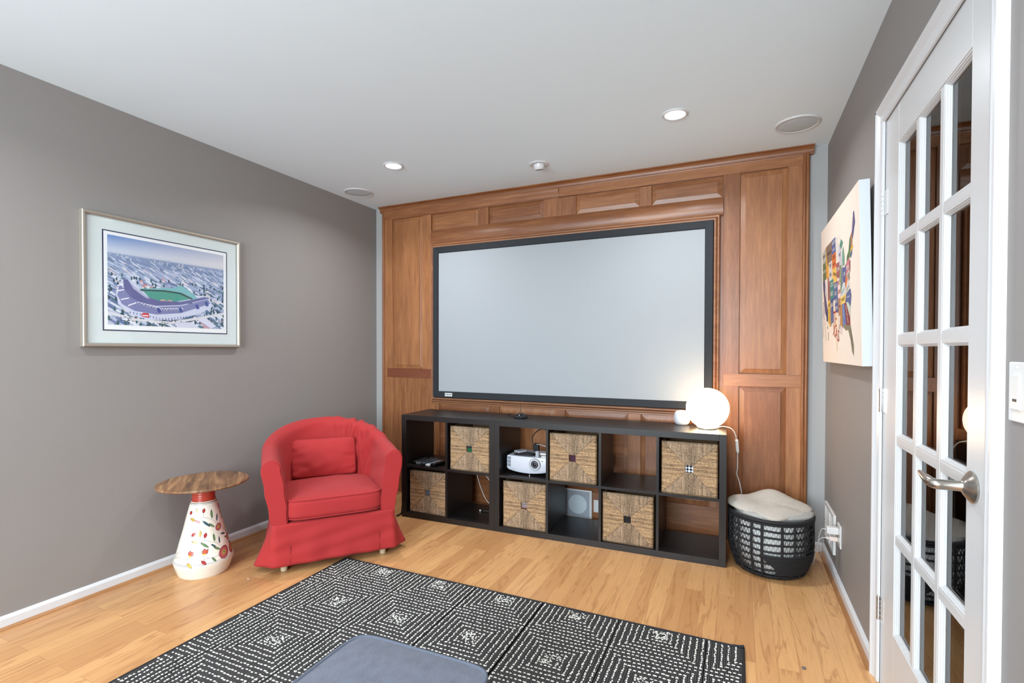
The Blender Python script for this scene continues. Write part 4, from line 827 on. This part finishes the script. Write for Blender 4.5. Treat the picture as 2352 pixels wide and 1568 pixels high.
def blanket(layer, rfun, hfun, zbase, thick, cx, cy):
    nr, na = 36, 110; V = []; 
    for i in range(nr):
        f = i/(nr-1)
        for k in range(na):
            a = 2*PI*k/na; r = rfun(a)*(1-(1-f)**1.0) if False else rfun(a)*f; ed = math.sqrt(max(0, 1-f**6))
            z = zbase+thick*ed+hfun(cx+r*math.cos(a), cy+r*math.sin(a), f, a); V.append((cx+r*math.cos(a), cy+r*math.sin(a), z))
    for i in range(10):
        f = 1-i/9*.6
        for k in range(na):
            a = 2*PI*k/na; r = rfun(a)*f; z = zbase+hfun(cx+r*math.cos(a), cy+r*math.sin(a), f, a)-thick*.4*math.sqrt(max(0, 1-f**6)); V.append((cx+r*math.cos(a), cy+r*math.sin(a), z))
    return V, na, nr+10
def bump(x, y, cx, cy, sx, sy, h): return h*math.exp(-((x-cx)/sx)**2-((y-cy)/sy)**2)
def wr(x, y): return .002*math.sin(31*x+14*y+1)+.0015*math.sin(47*y-23*x+2)+.0007*math.sin(160*x+90*y)*math.sin(140*y-60*x)
T2 = thing('folded_blanket', 'oatmeal terry blanket folded on top of the black basket', 'blanket', (KX, KY, 0))
def rf_low(a): return .200+.008*math.sin(3*a+1)+.014*max(0, math.cos(a-R(-8)))**4
V, na, nn = blanket(0, rf_low, lambda x, y, f, a: wr(x, y)*.7+bump(x, y, 0, .03, .16, .16, .03), KH+.006, .022, 0, 0)
grid_mesh('lower_fold', V, na, nn, noise_mat('grey_terry', lin(176, 174, 170), .95, .10, 40, .9, 320, .006), T2, closed_u=True)
def rf_up(a):
    r = .185+.030*max(0, math.cos(a-R(8)))**6+.045*max(0, math.cos(a-R(186)))**8+.030*max(0, math.cos(a-R(-85)))**10-.012*max(0, math.cos(a-R(-35)))**6
    return r+.006*math.sin(7*a)
def hf_up(x, y, f, a): return wr(x, y)+bump(x, y, .02, .09, .10, .09, .050)+bump(x, y, -.17, .02, .07, .10, .016)-.020*max(0, f-.55)*1.6*(.5+.5*math.cos(a-R(-80)))-bump(x, y, .10, -.05, .06, .02, .006)
V, na, nn = blanket(1, rf_up, hf_up, KH+.030, .022, 0, 0)
grid_mesh('upper_fold', V, na, nn, M_TOWEL, T2, closed_u=True)

# ================================================================ ARMCHAIR
CR = math.atan2(.777, .63)   # local +x along (.63,.777), front is local -y
t = thing('red_armchair', 'red slipcovered tub armchair in front of the left wall', 'armchair', (.572, -1.156, 0), CR)
M_RED = noise_mat('red_cotton', lin(166, 36, 37), .82, .05, 9, .25, 900, .0006, Sheen_Weight=.05)
def sstep(x): x = max(0, min(1, x)); return x*x*(3-2*x)
RW, HWT = .339, .047; yF = -.350
path = []; nA, nB = 16, 110
for k in range(nA): path.append((RW, yF+(-.02-yF)*k/nA, 1, 0))
for k in range(nB+1):
    a = PI*k/nB; path.append((RW*math.cos(a), -.02+(RW+.015)*math.sin(a), math.cos(a), math.sin(a)))
for k in range(1, nA+1): path.append((-RW, -.02+(yF+.02)*k/nA, -1, 0))
npth = len(path)
def top_h(i):
    f = i/(npth-1); d = min(f, 1-f)*2; return .632+.138*sstep(d*1.05)**.8
def wrin(i, zf):
    f = i/(npth-1); return .016*math.exp(-((f-.34)/.045)**2)*math.sin(120*f+zf*9)+.006*math.exp(-((f-.30)/.06)**2)*math.sin(190*f-zf*14)+.010*math.exp(-((f-.22)/.05)**2)*math.sin(60*f+zf*12)+.006*math.exp(-((f-.43)/.04)**2)*math.sin(110*f-zf*8)
V = []; ncs = 0
for i, (px, py, nx, ny_) in enumerate(path):
    h = top_h(i); f = i/(npth-1); bk = sstep(1-abs(f-.5)*2.6); lean = .035*bk; HW_ = HWT+.012*bk; tp = .052*(1-.6*bk)
    row = []
    for zf in np.linspace(0, 1, 12): row.append((HW_-tp*(1-zf)**1.2, .27+(h-HW_-.27)*zf, zf))
    for k in range(1, 10):
        a = PI*k/10; row.append((HW_*math.cos(a), h-HW_+HW_*math.sin(a), 1))
    for zf in np.linspace(1, 0, 12): row.append((-HW_*(1.0+.12*math.sin(PI*zf))-.02*bk*(1-zf)-.035*(1-zf)*(1-bk), .27+(h-HW_-.27)*zf, zf))
    for (o_, z, zf) in row:
        w_ = wrin(i, zf)*(1 if o_ < .03 else .3)+.0025*math.sin(z*50+f*30); V.append((px+nx*(o_+w_+lean*(z-.3)*1.0), py+ny_*(o_+w_+lean*(z-.3)), z+w_*.6))
    ncs = len(row)
Vn = np.array(V).reshape(npth, ncs, 3)
ch_body = grid_mesh('tub_back', Vn, ncs, npth, M_RED, t)
# rounded arm fronts with piping
for side in (0, npth-1):
    b = B(); pr = Vn[side]; sg = 1 if side == 0 else -1
    outl = [Vector(p) for p in pr]
    vs0 = [b.verts.new(p) for p in outl]; c0 = Vector((RW*sg, yF, .45))
    vs1 = [b.verts.new(Vector((c0.x+(p.x-c0.x)*.94, yF-.0135, p.z if p.z < .45 else .45+(p.z-.45)*.965))) for p in outl]
    for k in range(len(vs0)-1): b.faces.new((vs0[k], vs0[k+1], vs1[k+1], vs1[k]))
    b.faces.new((vs0[-1], vs0[0], vs1[0], vs1[-1])); b.faces.new(vs1)
    af = obj('arm_front', b, M_RED, t, smooth=True, ang=60)
    b = B(); tube(b, [p+Vector((0, -.004, 0)) for p in outl], .0042, 8); obj('piping', b, M_RED, af, smooth=True)
# front panel below the cushion
b = B(); box(b, -RW+.03, RW-.03, yF-.004, yF+.05, .16, .275, .012, 3); box(b, -RW+.04, RW-.04, yF+.04, .28, .09, .27, .01); obj('seat_base', b, M_RED, t, smooth=True, ang=50)
# skirt, wrapping all round with pleats flaring at the front corners
def skirt_pts():
    o = []; Rk = RW-.004
    for k in range(31): o.append((-Rk+2*Rk*k/30, yF-.014, 0, -1, 'f', k/30))
    for k in range(1, 15): o.append((Rk, yF-.014+(-.02-yF+.014)*k/14, 1, 0, 's', k/14))
    for k in range(1, 40): a = PI*k/40; o.append((Rk*math.cos(a), -.02+(Rk+.012)*math.sin(a), math.cos(a), math.sin(a), 'b', k/40))
    for k in range(14, 0, -1): o.append((-Rk, yF-.014+(-.02-yF+.014)*k/14, -1, 0, 's', k/14))
    return o
sp = skirt_pts(); V = []; nv_ = 16
for j in range(nv_):
    zf = j/(nv_-1); z = .275-(.275-.045)*zf
    for (x, y, nx, ny_, kd, s_) in sp:
        fl = .012*zf; dy = 0
        if kd == 's': fl += (.066*math.exp(-((s_-.26)/.17)**2)+.014-.03*math.exp(-(s_/.08)**2))*zf**1.3; dy = .012*math.exp(-((s_-.10)/.10)**2)*zf
        elif kd == 'f': fl += .002*zf+.0035*math.sin(s_*9+zf*16)*math.sin(PI*zf)+.005*math.sin(s_*17+zf*4)*zf*(1-zf)*2+.004*math.sin(s_*26)*zf
        else: fl += .022*zf+.008*math.sin(s_*22)*zf
        V.append((x+nx*fl, y+ny_*fl+dy, z-(.0 if kd != 's' else .006*zf)))
sk = grid_mesh('skirt', V, len(sp), nv_, M_RED, t, closed_u=True)
mod = sk.modifiers.new('thick', 'SOLIDIFY'); mod.thickness = .004; mod.offset = -1
b = B()
for x in (-RW+.095, RW-.095): tube(b, [(x, yF-.0150, .272), (x, yF-.021, .16), (x, yF-.030, .055)], .0016, 6)
obj('skirt_seam', b, mat0('red_thread', lin(150, 36, 44), .8), sk, smooth=True)
# seat cushion
def cushion(name, w, d, h, loc, rot, rnd, puff, m, wrk=0, seed=1, taper=0):
    nx_, ny2, nz2 = 40, 40, 14; b = B(); r = bmesh.ops.create_cube(b, size=2); bmesh.ops.subdivide_edges(b, edges=b.edges[:], cuts=17, use_grid_fill=True)
    rg = random.Random(seed)
    for v in b.verts:
        x, y, z = v.co; 
        # superellipsoid-like rounding in plan, flatter in z
        k = (abs(x)**rnd+abs(y)**rnd)**(1/rnd); mx_ = max(abs(x), abs(y)); s2 = (mx_/k) if k > 1e-6 else 1
        X_, Y_ = x*s2, y*s2; ez = (1-max(abs(X_), abs(Y_))**6); 
        zz_ = z*h/2*(1-.16*max(abs(x), abs(y))**8)+(puff*(1-X_**2)*(1-Y_**2)*(1 if z > 0 else -.2)*abs(z))
        ed = 1-.05*abs(z)**6
        v.co = Vector((X_*w/2*ed*(1-taper*(y+1)/2*.5), Y_*d/2*ed, zz_))
        if wrk: v.co.z += wrk*(math.sin(9*x+4*y*y+seed)*math.sin(6*y+3*x)+.6*math.sin(17*x*y+5))*abs(z)
    o = obj(name, b, m, t, smooth=True); o.location = loc; o.rotation_euler = rot; return o
sc_ = cushion('seat_cushion', .565, .61, .125, (0, -.078, .335), (R(-1.5), 0, 0), 6.5, .020, M_RED, .0015)
b = B(); 
def sepath(w, d, n, rnd, z): 
    o = []
    for i in range(n):
        a = 2*PI*i/n; c, s2 = math.cos(a), math.sin(a); r = (abs(c)**rnd+abs(s2)**rnd)**(-1/rnd); o.append((c*r*w/2, s2*r*d/2, z))
    return o
tube(b, sepath(.558, .602, 90, 6.5, .054), .004, 8, True); tube(b, sepath(.558, .602, 90, 6.5, -.050), .0035, 8, True); obj('piping', b, M_RED, sc_, smooth=True)
pl = cushion('lumbar_pillow', .40, .245, .05, (-.012, .170, .520), (R(72), 0, R(-2)), 16, .030, M_RED, .004, 3)
b = B(); tube(b, sepath(.402, .247, 120, 16, 0), .0035, 8, True); obj('piping', b, M_RED, pl, smooth=True)
M_LEG = wood_mat('pale_leg_wood', lin(196, 178, 146), lin(214, 198, 168), 'Z')
for x, y in ((-.275, yF+.03), (.275, yF+.03), (-.25, .22), (.25, .22)):
    b = B(); lathe(b, [(.016, 0), (.018, .002), (.020, .10)], 24, (x, y, 0)); obj('leg', b, M_LEG, t, smooth=True, ang=40)

# ================================================================ SIDE TABLE
t = thing('side_table', 'side table with round wooden top on a painted floral ceramic base', 'side table', (.24, -1.76, 0))
b = B(); TR = .226; lathe(b, [(.0, .480), (.10, .481), (.19, .487), (TR-.006, .494), (TR, .499), (TR, .503), (TR-.003, .507), (TR-.012, .508), (.0, .508)], 96)
M_TOP = mat0('acacia_top', (1, 1, 1, 1), .38)
def top_mat(m):
    tc = N(m, 'ShaderNodeTexCoord'); mp = N(m, 'ShaderNodeMapping'); mp.inputs['Rotation'].default_value = (0, 0, R(38)); L(m, tc, 'Object', mp, 0)
    br = N(m, 'ShaderNodeTexBrick', Scale=1.0, offset=.3); 
    for k, v in (('Color1', (0, 0, 0, 1)), ('Color2', (1, 1, 1, 1)), ('Mortar', (.3, .3, .3, 1)), ('Mortar Size', .0003), ('Brick Width', .9), ('Row Height', .085)): br.inputs[k].default_value = v
    L(m, mp, 0, br, 'Vector')
    s2 = N(m, 'ShaderNodeVectorMath', operation='MULTIPLY'); s2.inputs[1].default_value = (3, 7, 5); L(m, br, 'Color', s2, 0); ad = N(m, 'ShaderNodeVectorMath', operation='ADD'); L(m, mp, 0, ad, 0); L(m, s2, 0, ad, 1)
    m2 = N(m, 'ShaderNodeMapping', Scale=(2.6, 22, 2)); L(m, ad, 0, m2, 0); n = N(m, 'ShaderNodeTexNoise', Scale=1.4, Detail=6, Distortion=.8); L(m, m2, 0, n, 'Vector')
    rp = N(m, 'ShaderNodeValToRGB'); e = rp.color_ramp.elements; e[0].position = .28; e[0].color = lin(84, 58, 42); e[1].position = .72; e[1].color = lin(186, 142, 98)
    x = rp.color_ramp.elements.new(.5); x.color = lin(138, 98, 66); L(m, n, 0, rp, 0); 
    hs = N(m, 'ShaderNodeHueSaturation'); mr = N(m, 'ShaderNodeMapRange'); mr.inputs['To Min'].default_value = .75; mr.inputs['To Max'].default_value = 1.2; L(m, br, 'Color', mr, 0); L(m, mr, 0, hs, 'Value'); L(m, rp, 0, hs, 'Color'); L(m, hs, 0, P(m), 'Base Color')
top_mat(M_TOP); obj('tabletop', b, M_TOP, t, smooth=True, ang=35)
prof = [(.118, 0), (.124, .003), (.134, .03), (.144, .062), (.1475, .078), (.146, .086), (.1415, .092), (.133, .12), (.118, .18), (.102, .24), (.088, .30), (.076, .35), (.066, .388), (.060, .402), (.0565, .412), (.0555, .43), (.056, .45), (.058, .47), (.062, .481)]
pz_ = np.array([p[1] for p in prof]); prr = np.array([p[0] for p in prof]); nzz = 330; nth = 420; zz = np.linspace(0, .481, nzz+1); rr = np.interp(zz, pz_, prr)
rr = np.convolve(np.pad(rr, 3, 'edge'), np.ones(7)/7, 'valid'); rr += np.where(zz > .40, .0007*np.sin(zz*2*PI/.011), 0)
th_ = np.linspace(0, 2*PI, nth, endpoint=False)
Vx = np.stack([rr[:, None]*np.cos(th_), rr[:, None]*np.sin(th_), np.repeat(zz[:, None], nth, 1)], -1)
# paint in (arc metres measured at mid radius, z up -> y down); centre arc 0 faces the room
A0 = R(-33.7); pb = Paint(nth, nzz, 1, 1, (232, 226, 212)); thm = (th_+PI/nth-A0+PI) % (2*PI)-PI; zc = (zz[:-1]+zz[1:])/2
radc = np.interp(zc, zz, rr); pb.X = thm[None, :]*radc[:, None]; pb.Y = np.repeat(-zc[:, None], nth, 1)
pb.C[zc > .402] = srgb((178, 66, 50)); pb.C[(zc > .395) & (zc < .398)] = srgb((50, 60, 50)); pb.C[(zc > .389) & (zc < .391)] = srgb((50, 60, 50))
for z in (.083, .0885): pb.C[(zc > z) & (zc < z+.0022)] = srgb((50, 60, 80))
RD, YL, GR, TE = (180, 44, 44), (216, 178, 60), (106, 150, 96), (44, 104, 124)
LN_ = (84, 92, 110)
def vp(X_, Z_):      # design position (quarter-mm drawing units) on the vase: arc metres, -height
    x = (X_-451)/1327; z = (389.6-Z_/3.267)/406
    for _ in range(3):
        r = float(np.interp(z, zz, rr)); d_ = math.sqrt(max(r*r-x*x, 0)); zn = (389.6-Z_/3.267)/406+.36*d_*1.0; z = zn
    r = float(np.interp(z, zz, rr)); return r*math.asin(max(-.97, min(.97, x/r))), -z
LEAVES = [(372,833,16,.009,50,'R'),(412,825,20,.0075,92,'Y'),(383,887,20,.008,160,'Y'),(413,908,20,.008,150,'R'),(451,834,17,.008,80,'R'),(500,865,32,.0065,95,'G'),(533,893,26,.005,84,'T'),(467,933,34,.006,135,'T'),(500,950,25,.005,138,'G'),
 (388,998,20,.009,35,'R'),(427,1000,22,.008,85,'Y'),(460,1018,18,.009,75,'R'),(397,1055,24,.008,170,'Y'),(455,1088,34,.006,140,'G'),(514,1042,28,.0065,100,'G'),(547,1066,24,.005,95,'T'),(511,1103,22,.005,140,'T'),(533,1126,28,.006,150,'G'),
 (550,790,24,.008,100,'R'),(572,826,30,.005,80,'G'),(588,868,24,.005,75,'G'),(592,982,26,.005,80,'G'),(572,1020,26,.005,165,'T'),(592,1045,26,.005,170,'G'),(608,1000,22,.005,80,'T'),(630,1028,24,.005,75,'G'),(618,1074,20,.006,160,'T'),
 (362,1217,24,.009,140,'Y'),(449,1214,22,.009,140,'R'),(513,1204,20,.006,130,'G')]
CM = {'R': RD, 'Y': YL, 'G': GR, 'T': TE}
def flower(cx, cz, r):
    for rr2, c in ((r, (60, 40, 44)), (r*.94, (186, 92, 92)), (r*.72, (120, 44, 52)), (r*.66, (200, 116, 110)), (r*.42, (110, 40, 44)), (r*.36, (196, 180, 90)), (r*.14, (80, 110, 70))): pb.ell(cx, cz, rr2, rr2, c)
    for k in range(9): a = 2*PI*k/9; pb.line([(cx+r*.66*math.cos(a), cz+r*.66*math.sin(a)), (cx+r*.95*math.cos(a+.15), cz+r*.95*math.sin(a+.15))], .0012, (110, 44, 52))
for kk in range(2):       # the design repeats on both faces of the vase
    thk = (th_+PI/nth-A0-kk*PI+PI) % (2*PI)-PI; pb.X = thk[None, :]*radc[:, None]
    for ln_ in ([(405, 870), (460, 885), (500, 905), (535, 940)], [(410, 830), (408, 872)], [(450, 850), (448, 882)], [(420, 1045), (470, 1060), (525, 1080), (560, 1115)], [(427, 1020), (422, 1045)], [(458, 1035), (455, 1052)], [(560, 965), (600, 1020), (640, 1060)], [(375, 1160), (370, 1185), (420, 1194), (480, 1188), (545, 1180)], [(440, 1160), (460, 1180), (480, 1188)], [(553, 800), (575, 850), (600, 900)], [(362, 1200), (370, 1185)], [(455, 1190), (450, 1205)]):
        pb.line([vp(*p) for p in ln_], .0013, LN_)
    for X_, Z_, l, w, a, c in LEAVES:
        x, y = vp(X_, Z_); pb.leaf(x, y, l/1327, w*.8, R(-a), CM[c])
    for X_, Z_, r in ((543, 966, 26), (577, 1160, 43), (655, 1115, 36), (650, 1030, 26)): x, y = vp(X_, Z_); flower(x, y, r/1327)
    for X_, Z_ in ((370, 1135), (457, 1138)):
        x, y = vp(X_, Z_)
        pb.poly([(x-.015, y-.004), (x-.002, y-.018), (x+.004, y-.010), (x+.017, y-.012), (x+.012, y+.010), (x-.010, y+.014)], (60, 40, 44)); pb.poly([(x-.0125, y-.003), (x-.002, y-.0145), (x+.004, y-.007), (x+.0145, y-.0095), (x+.010, y+.008), (x-.008, y+.011)], (204, 92, 70)); pb.ell(x-.004, y+.011, .007, .004, YL)
    for k in range(12):
        x, y = vp(272+16*(k % 3), 1120+30*(k//3))
        for r_ in (.012, .009, .0055): m_ = (np.abs(np.hypot(pb.X-x, pb.Y-y)-r_) < .0006) & (pb.Y < y+.004) & (pb.Y < -.104); pb.C[m_] = srgb((150, 146, 136))
grid_mesh('ceramic_base', Vx.reshape(-1, 3), nth, nzz+1, attr_mat('glazed_ceramic', .2, Coat_Weight=.0), t, pb.C, closed_u=True)

# ================================================================ RUG
t = thing('area_rug', 'black and cream area rug with stitched concentric squares', 'rug', (0, 0, 0))
RX0, RX1, RY1, RY0 = .854, 2.999, -1.312, -4.35
M_RUGB = mat0('charcoal_weave', lin(40, 39, 42), .95)
def rug_mat(m):
    tc = N(m, 'ShaderNodeTexCoord'); mp = N(m, 'ShaderNodeMapping', Scale=(1, .12, 1)); L(m, tc, 'Object', mp, 0)
    n = N(m, 'ShaderNodeTexNoise', Scale=180, Detail=3); L(m, mp, 0, n, 'Vector'); w = N(m, 'ShaderNodeTexWave', wave_type='BANDS', bands_direction='X', Scale=42, Distortion=2.5, Detail=2); L(m, mp, 0, w, 'Vector')
    mx = N(m, 'ShaderNodeMix', data_type='RGBA'); mx.inputs[6].default_value = lin(20, 19, 21); mx.inputs[7].default_value = lin(104, 100, 98); mu = N(m, 'ShaderNodeMath', operation='MULTIPLY'); L(m, n, 0, mu, 0); L(m, w, 0, mu, 1); L(m, mu, 0, mx, 0); L(m, mx, 2, P(m), 'Base Color')
    bp = N(m, 'ShaderNodeBump', Strength=.8, Distance=.003); L(m, w, 0, bp, 'Height'); L(m, bp, 0, P(m), 'Normal')
rug_mat(M_RUGB)
bx('pile', RX0, RX1, RY0, RY1, .0005, .008, M_RUGB, t, .002)
b = B(); tube(b, [(RX0, RY1-.002, .0065), (RX1-.05, RY1-.002, .0065), (RX1-.012, RY1-.003, .012), (RX1, RY1-.006, .018)], .006, 8); tube(b, [(RX0, RY1, .006), (RX0, RY0, .006)], .0045, 8); tube(b, [(RX1, RY1, .008), (RX1, RY0, .006)], .0045, 8); obj('binding', b, mat0('rug_binding', lin(34, 34, 38), .9), t, smooth=True)
rg = random.Random(11); SV, SF = [], []
def stitch(x, y, lx, ly):
    if not (RX0+.006 < x < RX1-.006 and y < RY1-.008 and y > RY0+.01): return
    k = len(SV); z0_, z1_ = .0075, .0098; lx *= rg.uniform(.72, 1.25); ly *= rg.uniform(.72, 1.25); x += rg.uniform(-.0022, .0022); y += rg.uniform(-.0022, .0022); e = .55
    for dx_, dy_ in ((-1, -1), (1, -1), (1, 1), (-1, 1)): SV.append((x+dx_*lx/2, y+dy_*ly/2, z0_))
    for dx_, dy_ in ((-1, -1), (1, -1), (1, 1), (-1, 1)): SV.append((x+dx_*lx/2*e, y+dy_*ly/2*e, z1_))
    SF.extend([(k+4, k+5, k+6, k+7), (k, k+1, k+5, k+4), (k+1, k+2, k+6, k+5), (k+2, k+3, k+7, k+6), (k+3, k, k+4, k+7)])
cxs = [.810, 1.181, 1.552, 1.924, 2.298, 2.670, 3.041]; cyb = -1.362; PX_, PY_ = .372, .3575
for cx in cxs:
    for j in range(9):
        cy = cyb-j*PY_
        if cy < -3.6 and False: continue
        for k in range(6):
            ax = .047+.0255*k*(PX_/.372); ay = .045+.0245*k
            nx2 = int(2*ax/.0178)
            for i in range(nx2+1):       # sides running across the rug
                x = cx-ax+2*ax*i/nx2
                for sg in (1, -1): stitch(x, cy+sg*ay, .0128, .0056)
            ny3 = int(2*ay/.0135)
            for i in range(ny3+1):       # sides running along the rug
                y = cy-ay+2*ay*i/ny3
                for sg in (1, -1): stitch(cx+sg*ax, y, .0066, .0098)
        for i in range(60): stitch(cx+rg.uniform(-.036, .036), cy+rg.uniform(-.034, .034), .0075, .0045)
me = bpy.data.meshes.new('stitching'); me.from_pydata(SV, [], SF); link('stitching', me, noise_mat('cream_yarn', lin(226, 224, 214), .9, .08, 50, 0), t)
# dark long ribs in the side triangles
RV = B()
for cx in cxs:
    for j in range(9):
        cy = cyb-j*PY_
        for k in range(6):
            ax = .060+.0255*k; ay = .055+.0245*k
            for sg in (1, -1):
                x = cx+sg*ax
                if RX0+.01 < x < RX1-.01: box(RV, x-.0035, x+.0035, max(RY0+.01, cy-ay), min(RY1-.01, cy+ay), .007, .0095)
rb_ = obj('rug_ribs', RV, M_RUGB, t); rb_['kind'] = 'stuff'

# ================================================================ OTTOMAN
t = thing('ottoman', 'slate blue upholstered cube ottoman with piped edges on the rug', 'ottoman', (2.19, -2.665, .0099), 0)
t.rotation_euler = (0, 0, R(1.0))
M_BLUE = noise_mat('slate_blue_felt', lin(90, 94, 106), .9, .28, 45, .5, 260, .003, stretch=(1, .6, 1), Sheen_Weight=.1)
M_BLUED = mat0('slate_piping', lin(84, 90, 103), .85)
ow, oh = .216, .418
b = B(); box(b, -ow, ow, -ow, ow, .02, oh-.035, .028, 4); obj('body', b, M_BLUE, t, smooth=True, ang=50)
b = B(); r = bmesh.ops.create_cube(b, size=2); bmesh.ops.subdivide_edges(b, edges=b.edges[:], cuts=11, use_grid_fill=True)
for v in b.verts:
    x, y, z = v.co; k = (abs(x)**9+abs(y)**9)**(1/9); s2 = max(abs(x), abs(y))/k if k > 0 else 1; v.co = Vector((x*s2*ow, y*s2*ow, oh-.028+z*.020+(.010*(1-x**4)*(1-y**4) if z > 0 else 0)))
obj('lid_cushion', b, M_BLUE, t, smooth=True, ang=60)
b = B(); tube(b, [(p[0], p[1], p[2]) for p in sepath(2*ow+.002, 2*ow+.002, 120, 9, oh-.009)], .0055, 10, True); tube(b, sepath(2*ow+.002, 2*ow+.002, 120, 9, oh-.048), .004, 8, True); obj('piping', b, M_BLUED, t, smooth=True)
for x, y in ((-.17, -.17), (.17, -.17), (.17, .17), (-.17, .17)): b = B(); lathe(b, [(.018, 0), (.02, .003), (.02, .022)], 20, (x, y, 0)); obj('foot', b, M_BLACK, t)

# ================================================================ SPECKS ON THE FLOOR
b = B(); lathe(b, [(0, 0), (.007, .0), (.008, .003), (.005, .006), (0, .0065)], 14); o = tag(obj('pebble', b, mat0('pebble_grey', lin(96, 92, 92), .7), smooth=True), 'small dark grey speck lying on the floor near the right wall', 'debris'); o.location = (3.212, -1.348, 0)
b = B(); lathe(b, [(0, 0), (.007, .0), (.008, .001), (0, .0015)], 10, mtx=Matrix.Diagonal((1.2, .5, 1, 1))); o = tag(obj('paper_scrap', b, M_PLASTW, smooth=True), 'tiny white scrap on the floor between side table and armchair', 'debris'); o.location = (.557, -1.728, 0)
